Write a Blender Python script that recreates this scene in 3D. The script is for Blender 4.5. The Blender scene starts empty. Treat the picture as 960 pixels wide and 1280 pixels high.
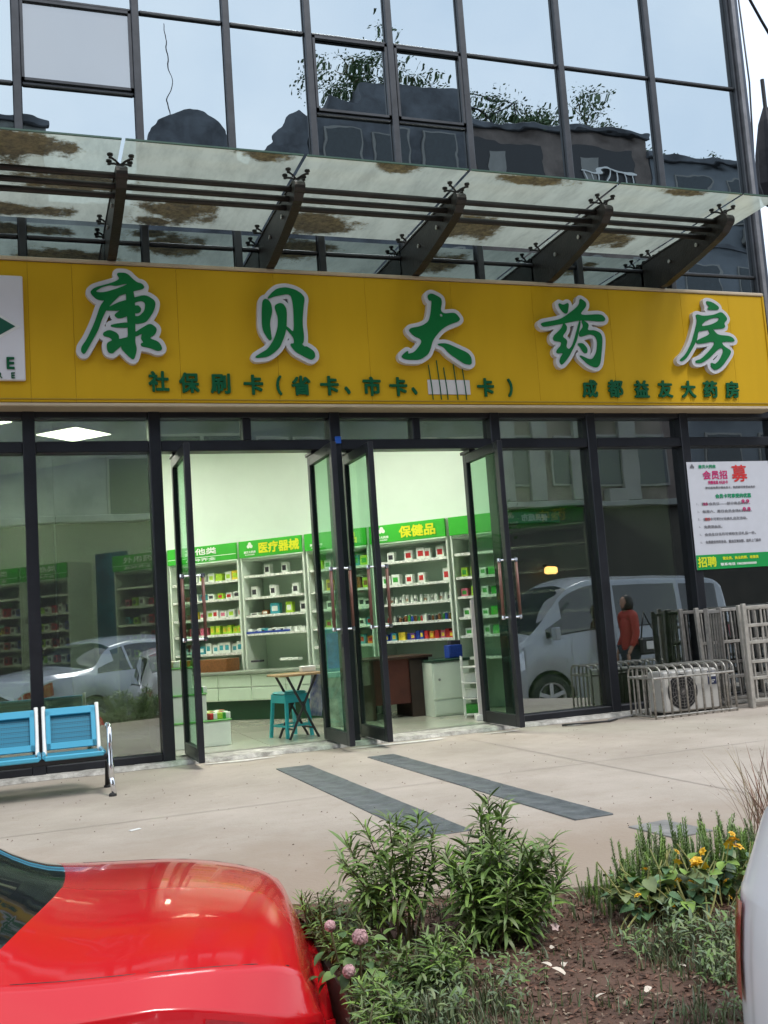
import bpy, bmesh, math, random
import numpy as np
from mathutils import Vector, Matrix, Euler
R = math.radians
PI = math.pi
rnd = random.Random(7)
scene = bpy.context.scene
COL = scene.collection

# ---------------------------------------------------------------- camera, world, sun, exposure
cam_d = bpy.data.cameras.new('camera')
cam_d.sensor_fit = 'HORIZONTAL'; cam_d.sensor_width = 36.0
cam_d.lens = 36.0 * 1281.8 / 960.0
cam_d.clip_start = 0.05; cam_d.clip_end = 2000
cam = bpy.data.objects.new('camera', cam_d); COL.objects.link(cam)
_r = Vector((0.942515, -0.326869, -0.06944)); _u = Vector((0.029972, -0.124273, 0.991795)); _f = Vector((0.332816, 0.936863, 0.107333))
M = Matrix((( _r.x, _u.x, -_f.x, 0.0), (_r.y, _u.y, -_f.y, -8.0), (_r.z, _u.z, -_f.z, 0.94), (0, 0, 0, 1)))
cam.matrix_world = M
scene.camera = cam

SUN_EL, SUN_AZ = R(58), R(150)       # azimuth measured clockwise from +Y (north) towards +X
w = bpy.data.worlds.new('World'); scene.world = w; w.use_nodes = True
nt = w.node_tree; nt.nodes.clear()
wo = nt.nodes.new('ShaderNodeOutputWorld'); bg = nt.nodes.new('ShaderNodeBackground')
sky = nt.nodes.new('ShaderNodeTexSky'); sky.sky_type = 'NISHITA'; sky.sun_disc = False
sky.sun_elevation = SUN_EL; sky.sun_rotation = SUN_AZ
sky.air_density = 1.0; sky.dust_density = 2.0; sky.ozone_density = 1.0
tc = nt.nodes.new('ShaderNodeTexCoord'); no = nt.nodes.new('ShaderNodeTexNoise')
no.inputs['Scale'].default_value = 2.4; no.inputs['Detail'].default_value = 5; no.inputs['Roughness'].default_value = .5
cr = nt.nodes.new('ShaderNodeValToRGB')
cr.color_ramp.elements[0].position = .3; cr.color_ramp.elements[0].color = (5.0, 6.2, 7.9, 1)
cr.color_ramp.elements[1].position = .72; cr.color_ramp.elements[1].color = (9.4, 9.7, 10.2, 1)
mx = nt.nodes.new('ShaderNodeMix'); mx.data_type = 'RGBA'; mx.inputs[0].default_value = .86
nt.links.new(tc.outputs['Generated'], no.inputs['Vector']); nt.links.new(no.outputs[0], cr.inputs[0])
nt.links.new(sky.outputs[0], mx.inputs[6]); nt.links.new(cr.outputs[0], mx.inputs[7])
nt.links.new(mx.outputs[2], bg.inputs[0]); bg.inputs[1].default_value = .13
nt.links.new(bg.outputs[0], wo.inputs[0])

sd = bpy.data.lights.new('sun', 'SUN'); sd.energy = 1.3; sd.angle = R(14); sd.color = (1, .96, .9)
so = bpy.data.objects.new('sun', sd); COL.objects.link(so)
sv = Vector((math.sin(SUN_AZ) * math.cos(SUN_EL), math.cos(SUN_AZ) * math.cos(SUN_EL), math.sin(SUN_EL)))
so.rotation_euler = sv.to_track_quat('Z', 'Y').to_euler()
scene.view_settings.view_transform = 'Standard'; scene.view_settings.look = 'None'
scene.view_settings.exposure = 0.62; scene.view_settings.gamma = 1
scene.render.engine = 'CYCLES'
scene.cycles.max_bounces = 10; scene.cycles.transparent_max_bounces = 32; scene.cycles.glossy_bounces = 5
scene.cycles.diffuse_bounces = 4; scene.cycles.use_denoising = True
scene.cycles.caustics_reflective = False; scene.cycles.caustics_refractive = False

# ---------------------------------------------------------------- materials
MATS = {}
def mat(name, col, rough=.6, metal=0.0, var=0.0, vscale=8.0, bump=0.0, bscale=60.0, spec=.5, coat=0.0, emit=None, emits=1.0, trans=0.0, col2=None):
    if name in MATS: return MATS[name]
    m = bpy.data.materials.new(name); m.use_nodes = True; MATS[name] = m
    t = m.node_tree; b = t.nodes['Principled BSDF']
    b.inputs['Base Color'].default_value = (*col, 1); b.inputs['Roughness'].default_value = rough
    b.inputs['Metallic'].default_value = metal; b.inputs['Specular IOR Level'].default_value = spec
    b.inputs['Coat Weight'].default_value = coat; b.inputs['Coat Roughness'].default_value = .03
    if emit: b.inputs['Emission Color'].default_value = (*emit, 1); b.inputs['Emission Strength'].default_value = emits
    if trans: b.inputs['Transmission Weight'].default_value = trans
    c = t.nodes.new('ShaderNodeTexCoord')
    if var or col2:
        n = t.nodes.new('ShaderNodeTexNoise'); n.inputs['Scale'].default_value = vscale; n.inputs['Detail'].default_value = 6
        n.inputs['Roughness'].default_value = .62
        t.links.new(c.outputs['Object'], n.inputs['Vector'])
        r = t.nodes.new('ShaderNodeValToRGB'); r.color_ramp.elements[0].position = .32; r.color_ramp.elements[1].position = .68
        a = tuple(max(0, x * (1 - var)) for x in col); z = col2 if col2 else tuple(min(1, x * (1 + var)) for x in col)
        r.color_ramp.elements[0].color = (*a, 1); r.color_ramp.elements[1].color = (*z, 1)
        t.links.new(n.outputs[0], r.inputs[0]); t.links.new(r.outputs[0], b.inputs['Base Color'])
    if bump:
        n2 = t.nodes.new('ShaderNodeTexNoise'); n2.inputs['Scale'].default_value = bscale; n2.inputs['Detail'].default_value = 4
        t.links.new(c.outputs['Object'], n2.inputs['Vector'])
        bp = t.nodes.new('ShaderNodeBump'); bp.inputs['Strength'].default_value = bump; bp.inputs['Distance'].default_value = .02
        t.links.new(n2.outputs[0], bp.inputs['Height']); t.links.new(bp.outputs[0], b.inputs['Normal'])
    return m

def glass(name, tint, refl, rcol=(1, 1, 1), wob=.0, rough=.0, dust=0.0, dustcol=(.5, .5, .5), graze=.8):
    m = bpy.data.materials.new(name); m.use_nodes = True; MATS[name] = m
    t = m.node_tree; t.nodes.clear(); o = t.nodes.new('ShaderNodeOutputMaterial')
    tr = t.nodes.new('ShaderNodeBsdfTransparent'); tr.inputs[0].default_value = (*tint, 1)
    gl = t.nodes.new('ShaderNodeBsdfGlossy'); gl.inputs[0].default_value = (*rcol, 1); gl.inputs['Roughness'].default_value = rough
    mxs = t.nodes.new('ShaderNodeMixShader')
    fr = t.nodes.new('ShaderNodeLayerWeight'); fr.inputs[0].default_value = .5      # facing term, raised to the 5th (Schlick)
    pw = t.nodes.new('ShaderNodeMath'); pw.operation = 'POWER'; pw.inputs[1].default_value = 5; t.links.new(fr.outputs['Facing'], pw.inputs[0])
    ma = t.nodes.new('ShaderNodeMath'); ma.operation = 'MULTIPLY_ADD'; ma.inputs[1].default_value = graze * (1 - refl); ma.inputs[2].default_value = refl
    t.links.new(pw.outputs[0], ma.inputs[0]); t.links.new(ma.outputs[0], mxs.inputs[0])
    t.links.new(tr.outputs[0], mxs.inputs[1]); t.links.new(gl.outputs[0], mxs.inputs[2])
    c = t.nodes.new('ShaderNodeNewGeometry')
    if wob:
        n = t.nodes.new('ShaderNodeTexNoise'); n.inputs['Scale'].default_value = 2.2; n.inputs['Detail'].default_value = 1.5
        mp = t.nodes.new('ShaderNodeMapping'); mp.inputs['Scale'].default_value = (1, 1, 1.6)
        t.links.new(c.outputs['Position'], mp.inputs[0]); t.links.new(mp.outputs[0], n.inputs['Vector'])
        bp = t.nodes.new('ShaderNodeBump'); bp.inputs['Strength'].default_value = wob; bp.inputs['Distance'].default_value = .01
        t.links.new(n.outputs[0], bp.inputs['Height']); t.links.new(bp.outputs[0], gl.inputs['Normal'])
    last = mxs
    if dust:
        d = t.nodes.new('ShaderNodeBsdfDiffuse'); d.inputs[0].default_value = (*dustcol, 1)
        m2 = t.nodes.new('ShaderNodeMixShader')
        n3 = t.nodes.new('ShaderNodeTexNoise'); n3.inputs['Scale'].default_value = 1.7; n3.inputs['Detail'].default_value = 7
        t.links.new(c.outputs['Position'], n3.inputs['Vector'])
        mr = t.nodes.new('ShaderNodeMapRange'); mr.inputs[1].default_value = .3; mr.inputs[2].default_value = .75
        mr.inputs[3].default_value = dust * .4; mr.inputs[4].default_value = dust * 1.5
        t.links.new(n3.outputs[0], mr.inputs[0]); t.links.new(mr.outputs[0], m2.inputs[0])
        t.links.new(last.outputs[0], m2.inputs[1]); t.links.new(d.outputs[0], m2.inputs[2]); last = m2
    t.links.new(last.outputs[0], o.inputs[0])
    return m

# ---------------------------------------------------------------- mesh builder
class MB:
    def __init__(s): s.v = []; s.f = []
    def add(s, vs, fs):
        o = len(s.v); s.v += [tuple(p) for p in vs]; s.f += [tuple(i + o for i in f) for f in fs]; return s
    def box(s, x0, x1, y0, y1, z0, z1, T=None):
        vs = [Vector((x, y, z)) for z in (z0, z1) for y in (y0, y1) for x in (x0, x1)]
        if T is not None: vs = [T @ p for p in vs]
        return s.add(vs, [(0, 2, 3, 1), (4, 5, 7, 6), (0, 1, 5, 4), (1, 3, 7, 5), (3, 2, 6, 7), (2, 0, 4, 6)])
    def bbox(s, x0, x1, y0, y1, z0, z1, b=.004, T=None):   # box with chamfered vertical and top edges
        rings = []
        for z, i in ((z0, b), (z0 + b, 0), (z1 - b, 0), (z1, b)):
            c = b
            ring = []
            for (cx, cy, sx, sy) in ((x0, y0, 1, 1), (x1, y0, -1, 1), (x1, y1, -1, -1), (x0, y1, 1, -1)):
                a = (cx + sx * (c + i), cy + sy * i, z); d = (cx + sx * i, cy + sy * (c + i), z)
                ring += [d, a] if (sx, sy) in ((1, 1), (-1, -1)) else [a, d]
            rings.append(ring)
        vs = [Vector(p) for r in rings for p in r]
        if T is not None: vs = [T @ p for p in vs]
        fs = [tuple(range(7, -1, -1)), tuple(range(24, 32))]
        for k in range(3):
            for i in range(8):
                j = (i + 1) % 8; fs.append((k * 8 + i, k * 8 + j, k * 8 + 8 + j, k * 8 + 8 + i))
        return s.add(vs, fs)
    def tube(s, pts, r, n=8, caps=True, rs=None):
        pts = [Vector(p) for p in pts]; L = len(pts); vs = []
        prev = None
        for i, p in enumerate(pts):
            d = (pts[min(i + 1, L - 1)] - pts[max(i - 1, 0)]).normalized()
            if prev is None:
                a = d.orthogonal().normalized()
            else:
                a = (prev - d * prev.dot(d)).normalized()
            prev = a; b = d.cross(a); rr = rs[i] if rs else r
            for k in range(n):
                t = 2 * PI * k / n; vs.append(p + (a * math.cos(t) + b * math.sin(t)) * rr)
        fs = []
        for i in range(L - 1):
            for k in range(n):
                j = (k + 1) % n; fs.append((i * n + k, i * n + j, (i + 1) * n + j, (i + 1) * n + k))
        if caps: fs += [tuple(range(n - 1, -1, -1)), tuple((L - 1) * n + k for k in range(n))]
        return s.add(vs, fs)
    def lathe(s, prof, n=12, c=(0, 0, 0), T=None, axis='z', caps=True):
        vs = []
        for (r_, z) in prof:
            for k in range(n):
                t = 2 * PI * k / n
                p = Vector((r_ * math.cos(t), r_ * math.sin(t), z))
                if axis == 'y': p = Vector((p.x, p.z, p.y))
                if axis == 'x': p = Vector((p.z, p.x, p.y))
                p = p + Vector(c)
                vs.append(T @ p if T is not None else p)
        fs = []
        for i in range(len(prof) - 1):
            for k in range(n):
                j = (k + 1) % n; fs.append((i * n + k, i * n + j, (i + 1) * n + j, (i + 1) * n + k))
        if caps: fs += [tuple(range(n - 1, -1, -1)), tuple((len(prof) - 1) * n + k for k in range(n))]
        return s.add(vs, fs)
    def mesh(s, name, m, smooth=False):
        me = bpy.data.meshes.new(name); me.from_pydata(s.v, [], s.f)
        if m: me.materials.append(m)
        if smooth: me.polygons.foreach_set('use_smooth', [True] * len(me.polygons))
        me.update(); return me
    def build(s, name, m, parent=None, smooth=False, **kw):
        return link(name, s.mesh(name, m, smooth), parent, **kw)

def link(name, me, parent=None, loc=None, rot=None, label=None, cat=None, group=None, kind=None):
    o = bpy.data.objects.new(name, me); COL.objects.link(o)
    if parent is not None: o.parent = parent
    if loc is not None: o.location = loc
    if rot is not None: o.rotation_euler = rot
    tag(o, label, cat, group, kind); return o
def tag(o, label=None, cat=None, group=None, kind=None):
    if label: o['label'] = label
    if cat: o['category'] = cat
    if group: o['group'] = group
    if kind: o['kind'] = kind
    return o
def thing(name, label, cat, loc=(0, 0, 0), rz=0, group=None):
    o = bpy.data.objects.new(name, None); COL.objects.link(o); o.empty_display_size = .2
    o.location = loc; o.rotation_euler = (0, 0, rz)
    return tag(o, label, cat, group)
def dup(o, parent=None, loc=None, rz=None, label=None, group=None):
    c = o.copy(); COL.objects.link(c)
    if parent is not None: c.parent = parent
    if loc is not None: c.location = loc
    if rz is not None: c.rotation_euler = (0, 0, rz)
    if label: c['label'] = label
    if group: c['group'] = group
    for ch in list(o.children): dup(ch, c)
    return c
def struct(o): o['kind'] = 'structure'; return o

def text_mesh(txt, size, bold=0.0, depth=.0):
    cu = bpy.data.curves.new('t', 'FONT'); cu.body = txt; cu.size = size; cu.offset = bold
    cu.align_x = 'CENTER'; cu.align_y = 'CENTER'; cu.extrude = depth; cu.resolution_u = 3
    o = bpy.data.objects.new('t', cu); COL.objects.link(o)
    bpy.context.view_layer.update()
    me = bpy.data.meshes.new_from_object(o.evaluated_get(bpy.context.evaluated_depsgraph_get()))
    bpy.data.objects.remove(o)
    if len(me.vertices):      # centre on its own bounds
        co = np.empty(len(me.vertices) * 3); me.vertices.foreach_get('co', co); co = co.reshape(-1, 3)
        c = (co.max(0) + co.min(0)) / 2; co[:, :2] -= c[:2]; me.vertices.foreach_set('co', co.ravel())
    return me
def text(name, txt, size, m, parent, loc, rot=(PI / 2, 0, 0), bold=0.0, depth=.0, width=None, height=None):
    me = text_mesh(txt, size, 0, depth); me.name = name; me.materials.clear(); me.materials.append(m)
    if (width or height) and len(me.vertices):
        co = np.empty(len(me.vertices) * 3); me.vertices.foreach_get('co', co); co = co.reshape(-1, 3)
        if width: co[:, 0] *= width / max(1e-6, np.ptp(co[:, 0]))
        if height: co[:, 1] *= height / max(1e-6, np.ptp(co[:, 1]))
        me.vertices.foreach_set('co', co.ravel())
    if bold:      # heavier strokes: the glyph struck several times, each a hair nearer than the last
        bm = bmesh.new(); bm.from_mesh(me); src = bm.verts[:] + bm.edges[:] + bm.faces[:]
        for k, (dx, dy) in enumerate(((-1, -1), (1, -1), (-1, 1), (1, 1), (0, -1.2), (0, 1.2), (-1.2, 0), (1.2, 0))):
            g = bmesh.ops.duplicate(bm, geom=src)['geom']; vv = [e for e in g if isinstance(e, bmesh.types.BMVert)]
            bmesh.ops.translate(bm, verts=vv, vec=(dx * bold, dy * bold, .00012 * (k + 1) * (1 if size < .5 else 5)))
        bm.to_mesh(me); bm.free()
    return link(name, me, parent, loc, rot)

FRAME = mat('dark_frame_metal', (.022, .024, .030), .38, .4, var=.25, vscale=3, bump=.05, bscale=90)
STEELD = mat('brown_grey_painted_steel', (.032, .028, .024), .45, .35, var=.3, vscale=5, bump=.15, bscale=50)
CHROME = mat('chrome', (.75, .76, .78), .12, 1.0)
ALLOY = mat('alloy_rim', (.55, .56, .58), .35, .4)
STAINLESS = mat('galvanised_steel', (.5, .49, .45), .35, .75, var=.3, vscale=14, bump=.1, bscale=80)
WHITEP = mat('white_paint', (.78, .79, .77), .45, var=.05, vscale=9)
BLACKP = mat('black_plastic', (.02, .02, .022), .45, var=.2, vscale=20)
RUBBER = mat('rubber', (.018, .018, .018), .8, var=.3, vscale=30, bump=.2)
GREEN = mat('sign_green', (.0, .155, .034), .5, spec=.25, var=.1, vscale=5)
DGREEN = mat('letter_green', (.0, .095, .035), .5, spec=.25, var=.15, vscale=9)
PAPER = mat('white_paper', (.58, .60, .66), .55, var=.03, vscale=9)
# ================================================================= SETTING
FX = [-5.45, -4.53, -3.62, -2.7, -1.78, -.86, .065, .985, 2.44, 3.89, 4.84, 5.83, 6.9]     # storefront mullion centres
# ground: road sheet to the horizon
def pave_mat(name, c1, c2, dirt, dscale=.9, y0=None, fine=120):
    m = bpy.data.materials.new(name); m.use_nodes = True; MATS[name] = m
    t = m.node_tree; b = t.nodes['Principled BSDF']; b.inputs['Roughness'].default_value = .82
    g = t.nodes.new('ShaderNodeNewGeometry')
    def noise(sc, det=6, ro=.6):
        n = t.nodes.new('ShaderNodeTexNoise'); n.inputs['Scale'].default_value = sc; n.inputs['Detail'].default_value = det
        n.inputs['Roughness'].default_value = ro; t.links.new(g.outputs['Position'], n.inputs['Vector']); return n
    def ramp(n, a, z, ca, cz):
        r = t.nodes.new('ShaderNodeValToRGB'); r.color_ramp.elements[0].position = a; r.color_ramp.elements[1].position = z
        r.color_ramp.elements[0].color = (*ca, 1); r.color_ramp.elements[1].color = (*cz, 1); t.links.new(n, r.inputs[0]); return r
    def mix(f, a, z):
        x = t.nodes.new('ShaderNodeMix'); x.data_type = 'RGBA'; t.links.new(f, x.inputs[0]); t.links.new(a, x.inputs[6])
        if isinstance(z, tuple): x.inputs[7].default_value = (*z, 1)
        else: t.links.new(z, x.inputs[7])
        return x.outputs[2]
    base = ramp(noise(1.1, 8, .7).outputs[0], .34, .66, tuple(x * .9 for x in c1), c2).outputs[0]
    base = mix(ramp(noise(fine, 3).outputs[0], .5, .75, (0, 0, 0), (.35, .35, .35)).outputs[0], base, tuple(x * .55 for x in c1))
    sp = ramp(noise(9, 8, .75).outputs[0], .56, .72, (0, 0, 0), (.6, .6, .6)).outputs[0]
    base = mix(sp, base, dirt)
    if y0 is not None:   # soil washed over the slabs near the planting bed
        s = t.nodes.new('ShaderNodeSeparateXYZ'); t.links.new(g.outputs['Position'], s.inputs[0])
        n = noise(2.6, 7, .7); a = t.nodes.new('ShaderNodeMath'); a.operation = 'MULTIPLY_ADD'; a.inputs[1].default_value = 1.5
        t.links.new(n.outputs[0], a.inputs[0]); t.links.new(s.outputs[1], a.inputs[2])
        x2 = t.nodes.new('ShaderNodeMath'); x2.operation = 'MULTIPLY_ADD'; x2.inputs[1].default_value = .35
        t.links.new(s.outputs[0], x2.inputs[0]); t.links.new(a.outputs[0], x2.inputs[2])
        mr = t.nodes.new('ShaderNodeMapRange'); mr.inputs[1].default_value = y0 + 1.5; mr.inputs[2].default_value = y0 + .55
        mr.inputs[3].default_value = 0; mr.inputs[4].default_value = .85
        t.links.new(x2.outputs[0], mr.inputs[0]); base = mix(mr.outputs[0], base, dirt)
    t.links.new(base, b.inputs['Base Color'])
    bp = t.nodes.new('ShaderNodeBump'); bp.inputs['Strength'].default_value = .25; bp.inputs['Distance'].default_value = .01
    t.links.new(noise(45, 6).outputs[0], bp.inputs['Height']); t.links.new(bp.outputs[0], b.inputs['Normal'])
    return m
ROADM = pave_mat('asphalt', (.05, .05, .052), (.085, .085, .085), (.11, .1, .09))
PAVE = pave_mat('beige_concrete', (.39, .335, .275), (.47, .41, .35), (.31, .24, .18), y0=-3.35)
SOILM = pave_mat('soil', (.095, .05, .032), (.155, .088, .058), (.055, .03, .02), fine=60)
struct(MB().add([(-400, -400, -.72), (400, -400, -.72), (400, 400, -.72), (-400, 400, -.72)], [(0, 1, 2, 3)]).build('road', ROADM))
# raised walkway with a vertical retaining edge towards the parking lane
def slab(name, poly, z0, z1, m, parent=None):
    n = len(poly); vs = [(x, y, z0) for x, y in poly] + [(x, y, z1) for x, y in poly]
    fs = [tuple(range(n - 1, -1, -1)), tuple(range(n, 2 * n))] + [(i, (i + 1) % n, n + (i + 1) % n, n + i) for i in range(n)]
    return MB().add(vs, fs).build(name, m, parent)
walk_poly = [(-12, -.16), (-12, -1.0), (-9, -1.0), (-4.6, -3.0), (.45, -3.93), (.68, -4.14), (.83, -4.42), (1.8, -4.8), (2.5, -5.0), (3.0, -5.3), (3.3, -5.2), (5.6, -1.75), (14, -1.75), (14, -.16)]
struct(slab('pavement', walk_poly, -.78, 0, PAVE))
bed_poly = [(.83, -4.42), (.85, -4.75), (.82, -5.1), (.73, -5.45), (.68, -5.8), (.9, -6.35), (1.38, -6.2), (1.48, -5.9), (3.0, -5.75), (3.0, -5.3), (2.5, -5.0), (1.8, -4.8)]
struct(slab('planter_wall', bed_poly, -.78, -.10, PAVE))
# ramp falling from the forecourt to the lane, right of the bed
ra = [(3.3, -5.2), (4.1, -4.0), (4.85, -2.88), (5.6, -1.75), (8.0, -1.75), (11, -1.75), (14, -1.75)]; rbx = [3.3, 4.2, 5.2, 6.3, 8.6, 11.2, 14]
vs = []; fs = []
for k in range(9):
    t_ = k / 8
    for (ax, ay), bx_ in zip(ra, rbx): vs.append((ax + (bx_ - ax) * t_, ay + (-6.25 - ay) * t_, -.002 - .714 * t_))
for k in range(8):
    for i in range(6): fs.append((k * 7 + i, (k + 1) * 7 + i, (k + 1) * 7 + i + 1, k * 7 + i + 1))
struct(MB().add(vs, fs).build('ramp', PAVE))
# soil surface, displaced grid clipped to the bed
def inside(p, poly):
    x, y = p; c = False; j = len(poly) - 1
    for i in range(len(poly)):
        xi, yi = poly[i]; xj, yj = poly[j]
        if (yi > y) != (yj > y) and x < (xj - xi) * (y - yi) / (yj - yi) + xi: c = not c
        j = i
    return c
from mathutils import noise as mnoise
def soil_z(x, y):
    return -.02 - .035 * max(0, min(1, (-4.7 - .25 * (x - 1) - y) / .5)) + .012 * mnoise.noise((x * 2.1, y * 2.1, 0)) + .012 * mnoise.noise((x * 9, y * 9, 3)) + .006 * mnoise.noise((x * 31, y * 31, 5))
b = MB(); N = 130; gx = [.45 + 2.65 * i / N for i in range(N + 1)]; gy = [-6.4 + 2.1 * i / N for i in range(N + 1)]
idx = {}
for j in range(N):
    for i in range(N):
        if inside((gx[i] + .01, gy[j] + .008), [(x + (.05 if x > 2 else 0), y + .03) for x, y in bed_poly]):
            q = []
            for (a, c) in ((i, j), (i + 1, j), (i + 1, j + 1), (i, j + 1)):
                if (a, c) not in idx: idx[(a, c)] = len(b.v); b.v.append((gx[a], gy[c], soil_z(gx[a], gy[c])))
                q.append(idx[(a, c)])
            b.f.append(tuple(q))
struct(b.build('planting_bed_soil', SOILM, smooth=True))
# kerb stones round the far side of the walkway, behind the cars off to the left
# dark paving strips laid in tiles
TILE = mat('dark_granite', (.085, .1, .105), .55, var=.3, vscale=10, bump=.2, bscale=120, col2=(.15, .165, .17))
def strip(name, a, c, w0, n):
    t = bpy.data.objects.new(name, None); COL.objects.link(t); t['kind'] = 'structure'
    a = Vector(a); c = Vector(c); d = (c - a).normalized(); p = Vector((-d.y, d.x)); L = (c - a).length
    ang = math.atan2(d.y, d.x)
    me = None
    for i in range(n):
        s0 = L * i / n; wdt = L / n - .006
        if me is None:
            me = MB().bbox(0, wdt, -w0 / 2, w0 / 2, -.01, .006, .002).mesh('tile', TILE)
        o = link('tile', me, t, (a.x + d.x * s0, a.y + d.y * s0, rnd.uniform(-.001, .0015)), (0, 0, ang))
    return t
strip('dark_paving_strip', (1.70, -.98), (1.72, -3.7), .235, 9)
strip('dark_paving_strip', (2.36, -.92), (2.40, -3.8), .2, 9)
TILE = mat('worn_grey_granite', (.22, .22, .21), .6, var=.3, vscale=8, bump=.2, bscale=120, col2=(.30, .29, .27))
strip('dark_paving_strip', (2.50, -4.06), (2.53, -4.36), .20, 1)
# expansion joints in the concrete
for x0, y0, x1, y1 in ((-6, -2.35, 12, -2.3), (3.2, -.2, 3.3, -5.4), (-.9, -.2, -.95, -3.6), (6.2, -.2, 6.4, -5.4)):
    d = Vector((x1 - x0, y1 - y0)).normalized(); p = Vector((-d.y, d.x)) * .0035
    struct(MB().add([(x0 + p.x, y0 + p.y, .004), (x0 - p.x, y0 - p.y, .004), (x1 - p.x, y1 - p.y, .004), (x1 + p.x, y1 + p.y, .004)], [(0, 1, 2, 3)]).build('pavement_joint', mat('joint_dirt', (.33, .29, .25), .9)))
# threshold of rough cement and stone in front of the glass
THR = mat('rough_cement', (.42, .4, .36), .85, var=.45, vscale=11, bump=.9, bscale=35, col2=(.62, .6, .56))
b = MB(); x = -12.0; prev = None
edge = []
while x < 7.2:
    edge.append((x, -.2 + .035 * mnoise.noise((x * 3, 0, 0)) + .02 * mnoise.noise((x * 12, 2, 0)))); x += .09
vs = []; fs = []
for i, (xx, yy) in enumerate(edge):
    vs += [(xx, .12, .03), (xx, yy + .02, .03 + .006 * mnoise.noise((xx * 8, 1, 1))), (xx, yy - .01, .002)]
    if i: k = i * 3; fs += [(k - 3, k - 2, k + 1, k), (k - 2, k - 1, k + 2, k + 1)]
struct(MB().add(vs, fs).build('door_threshold', THR))
# white splashes of old plaster by the threshold
for sx, sy, ss in ((2.7, -.34, .3), (1.5, -.32, .25), (4.3, -.42, .18), (3.6, -.36, .16)):
    vs = [(sx, sy, .0075)]; n = 22
    for k in range(n):
        t = 2 * PI * k / n; rr = ss * (.6 + .5 * mnoise.noise((sx + math.cos(t) * 1.7, sy + math.sin(t) * 1.7, 4)))
        vs.append((sx + rr * 1.9 * math.cos(t), sy + rr * .3 * math.sin(t), .0045))
    o = MB().add(vs, [(0, k + 1, (k + 1) % n + 1) for k in range(n)]).build('plaster_splash', mat('dry_plaster', (.66, .64, .6), .9, var=.15, vscale=30)); struct(o)

# ================================================================= PHARMACY BUILDING
B = thing('pharmacy_building', 'dark framed glass building with mirror glass upper floors and a pharmacy at street level', 'building')
G_LOW = glass('dark_storefront_glass', (.42, .46, .40), .34, (.84, .88, .90), wob=.022)
G_UP = glass('mirror_curtain_glass', (.10, .13, .16), .68, (.60, .68, .71), wob=.10)
G_UPF = glass('frosted_mirror_glass', (.10, .12, .14), .50, (.62, .66, .68), wob=.1, rough=.07, dust=.14, dustcol=(.5, .52, .53))
G_DOOR = glass('door_glass', (.72, .86, .76), .02, (.8, .95, .85), wob=.03, graze=.35)
def pane(name, x0, x1, z0, z1, m, y=0.0, tilt=.12, parent=B, frosted=False):
    cx, cz = (x0 + x1) / 2, (z0 + z1) / 2
    me = MB().box(x0 - cx, x1 - cx, -.004, .004, z0 - cz, z1 - cz).mesh(name, m)
    return link(name, me, parent, (cx, y, cz), (R(rnd.uniform(-tilt, tilt)), 0, R(rnd.uniform(-tilt, tilt))))
def bar(name, x0, x1, y0, y1, z0, z1, m=FRAME, parent=B): return MB().bbox(x0, x1, y0, y1, z0, z1, .006).build(name, m, parent)
# storefront mullions / transoms / panes
MW = .045
for x in FX: bar('mullion', x - MW, x + MW, -.08, .08, .0, 2.72)
DO = [(7, 8), (8, 9)]        # openings with doors
for i in range(len(FX) - 1):
    a, c = FX[i] + MW, FX[i + 1] - MW
    bar('transom', a, c, -.07, .07, 2.375, 2.46)
    bar('transom', a, c, -.07, .07, 2.64, 2.72)
    if (i, i + 1) in DO:
        mid = (FX[i] + FX[i + 1]) / 2
        bar('mullion', mid - .035, mid + .035, -.06, .06, 2.46, 2.64)
        pane('window_pane', a, mid - .035, 2.46, 2.64, G_LOW, .01); pane('window_pane', mid + .035, c, 2.46, 2.64, G_LOW, .01)
    else:
        bar('transom', a, c, -.07, .07, .03, .085)
        pane('window_pane', a, c, 2.46, 2.64, G_LOW, .01)
        pane('window_pane', a, c, .085, 2.375, G_LOW, .01, tilt=.1)
# door closers and blue tag on the middle mullion
MB().bbox(2.43, 2.48, -.10, -.08, 2.42, 2.48, .004).build('blue_tag', mat('blue_plastic', (.02, .12, .55), .4), B)
# doors, standing open at right angles, pivoted at y .15
WOODH = mat('reddish_handle_grip', (.17, .075, .055), .42, var=.3, vscale=25)
def door(px, label=None):
    d = link('door', None, B, (px, 0, 0))
    y0, y1, t = -.56, .15, .022
    bm = MB(); s = .07
    bm.bbox(-t, t, y0, y0 + s, .045, 2.35, .004); bm.bbox(-t, t, y1 - s, y1, .045, 2.35, .004)
    bm.bbox(-t, t, y0 + s, y1 - s, 2.27, 2.35, .003); bm.bbox(-t, t, y0 + s, y1 - s, .045, .14, .003)
    bm.build('door_frame', FRAME, d)
    MB().box(-.004, .004, y0 + s, y1 - s, .14, 2.27).build('door_pane', G_DOOR, d)
    for sg in (-1, 1):
        h = MB(); xx = sg * .075; yy = y0 + .035
        h.tube([(xx, yy, .93), (xx, yy, 1.36)], .013, 10)
        hh = h.build('door_handle', WOODH, d, smooth=True)
        for zz in (.90, 1.36):
            e = MB()
            e.lathe([(.016, zz), (.017, zz + .01), (.016, zz + .03)], 12, (xx, yy, 0))
            e.tube([(0, yy, zz + .015), (xx, yy, zz + .015)], .009, 8)
            e.build('handle_end', CHROME, hh)
    MB().bbox(-.028, .028, y0 + .01, y0 + .06, .78, .88, .003).build('lock', BLACKP, d)
    return d
for px in (1.15, 2.27, 2.57, 3.68): door(px)
# closer brackets above doors
for x in (1.15, 2.27, 2.57, 3.68):
    MB().bbox(x - .03, x + .03, -.02, .18, 2.352, 2.38, .003).build('pivot_bracket', FRAME, B)
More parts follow.
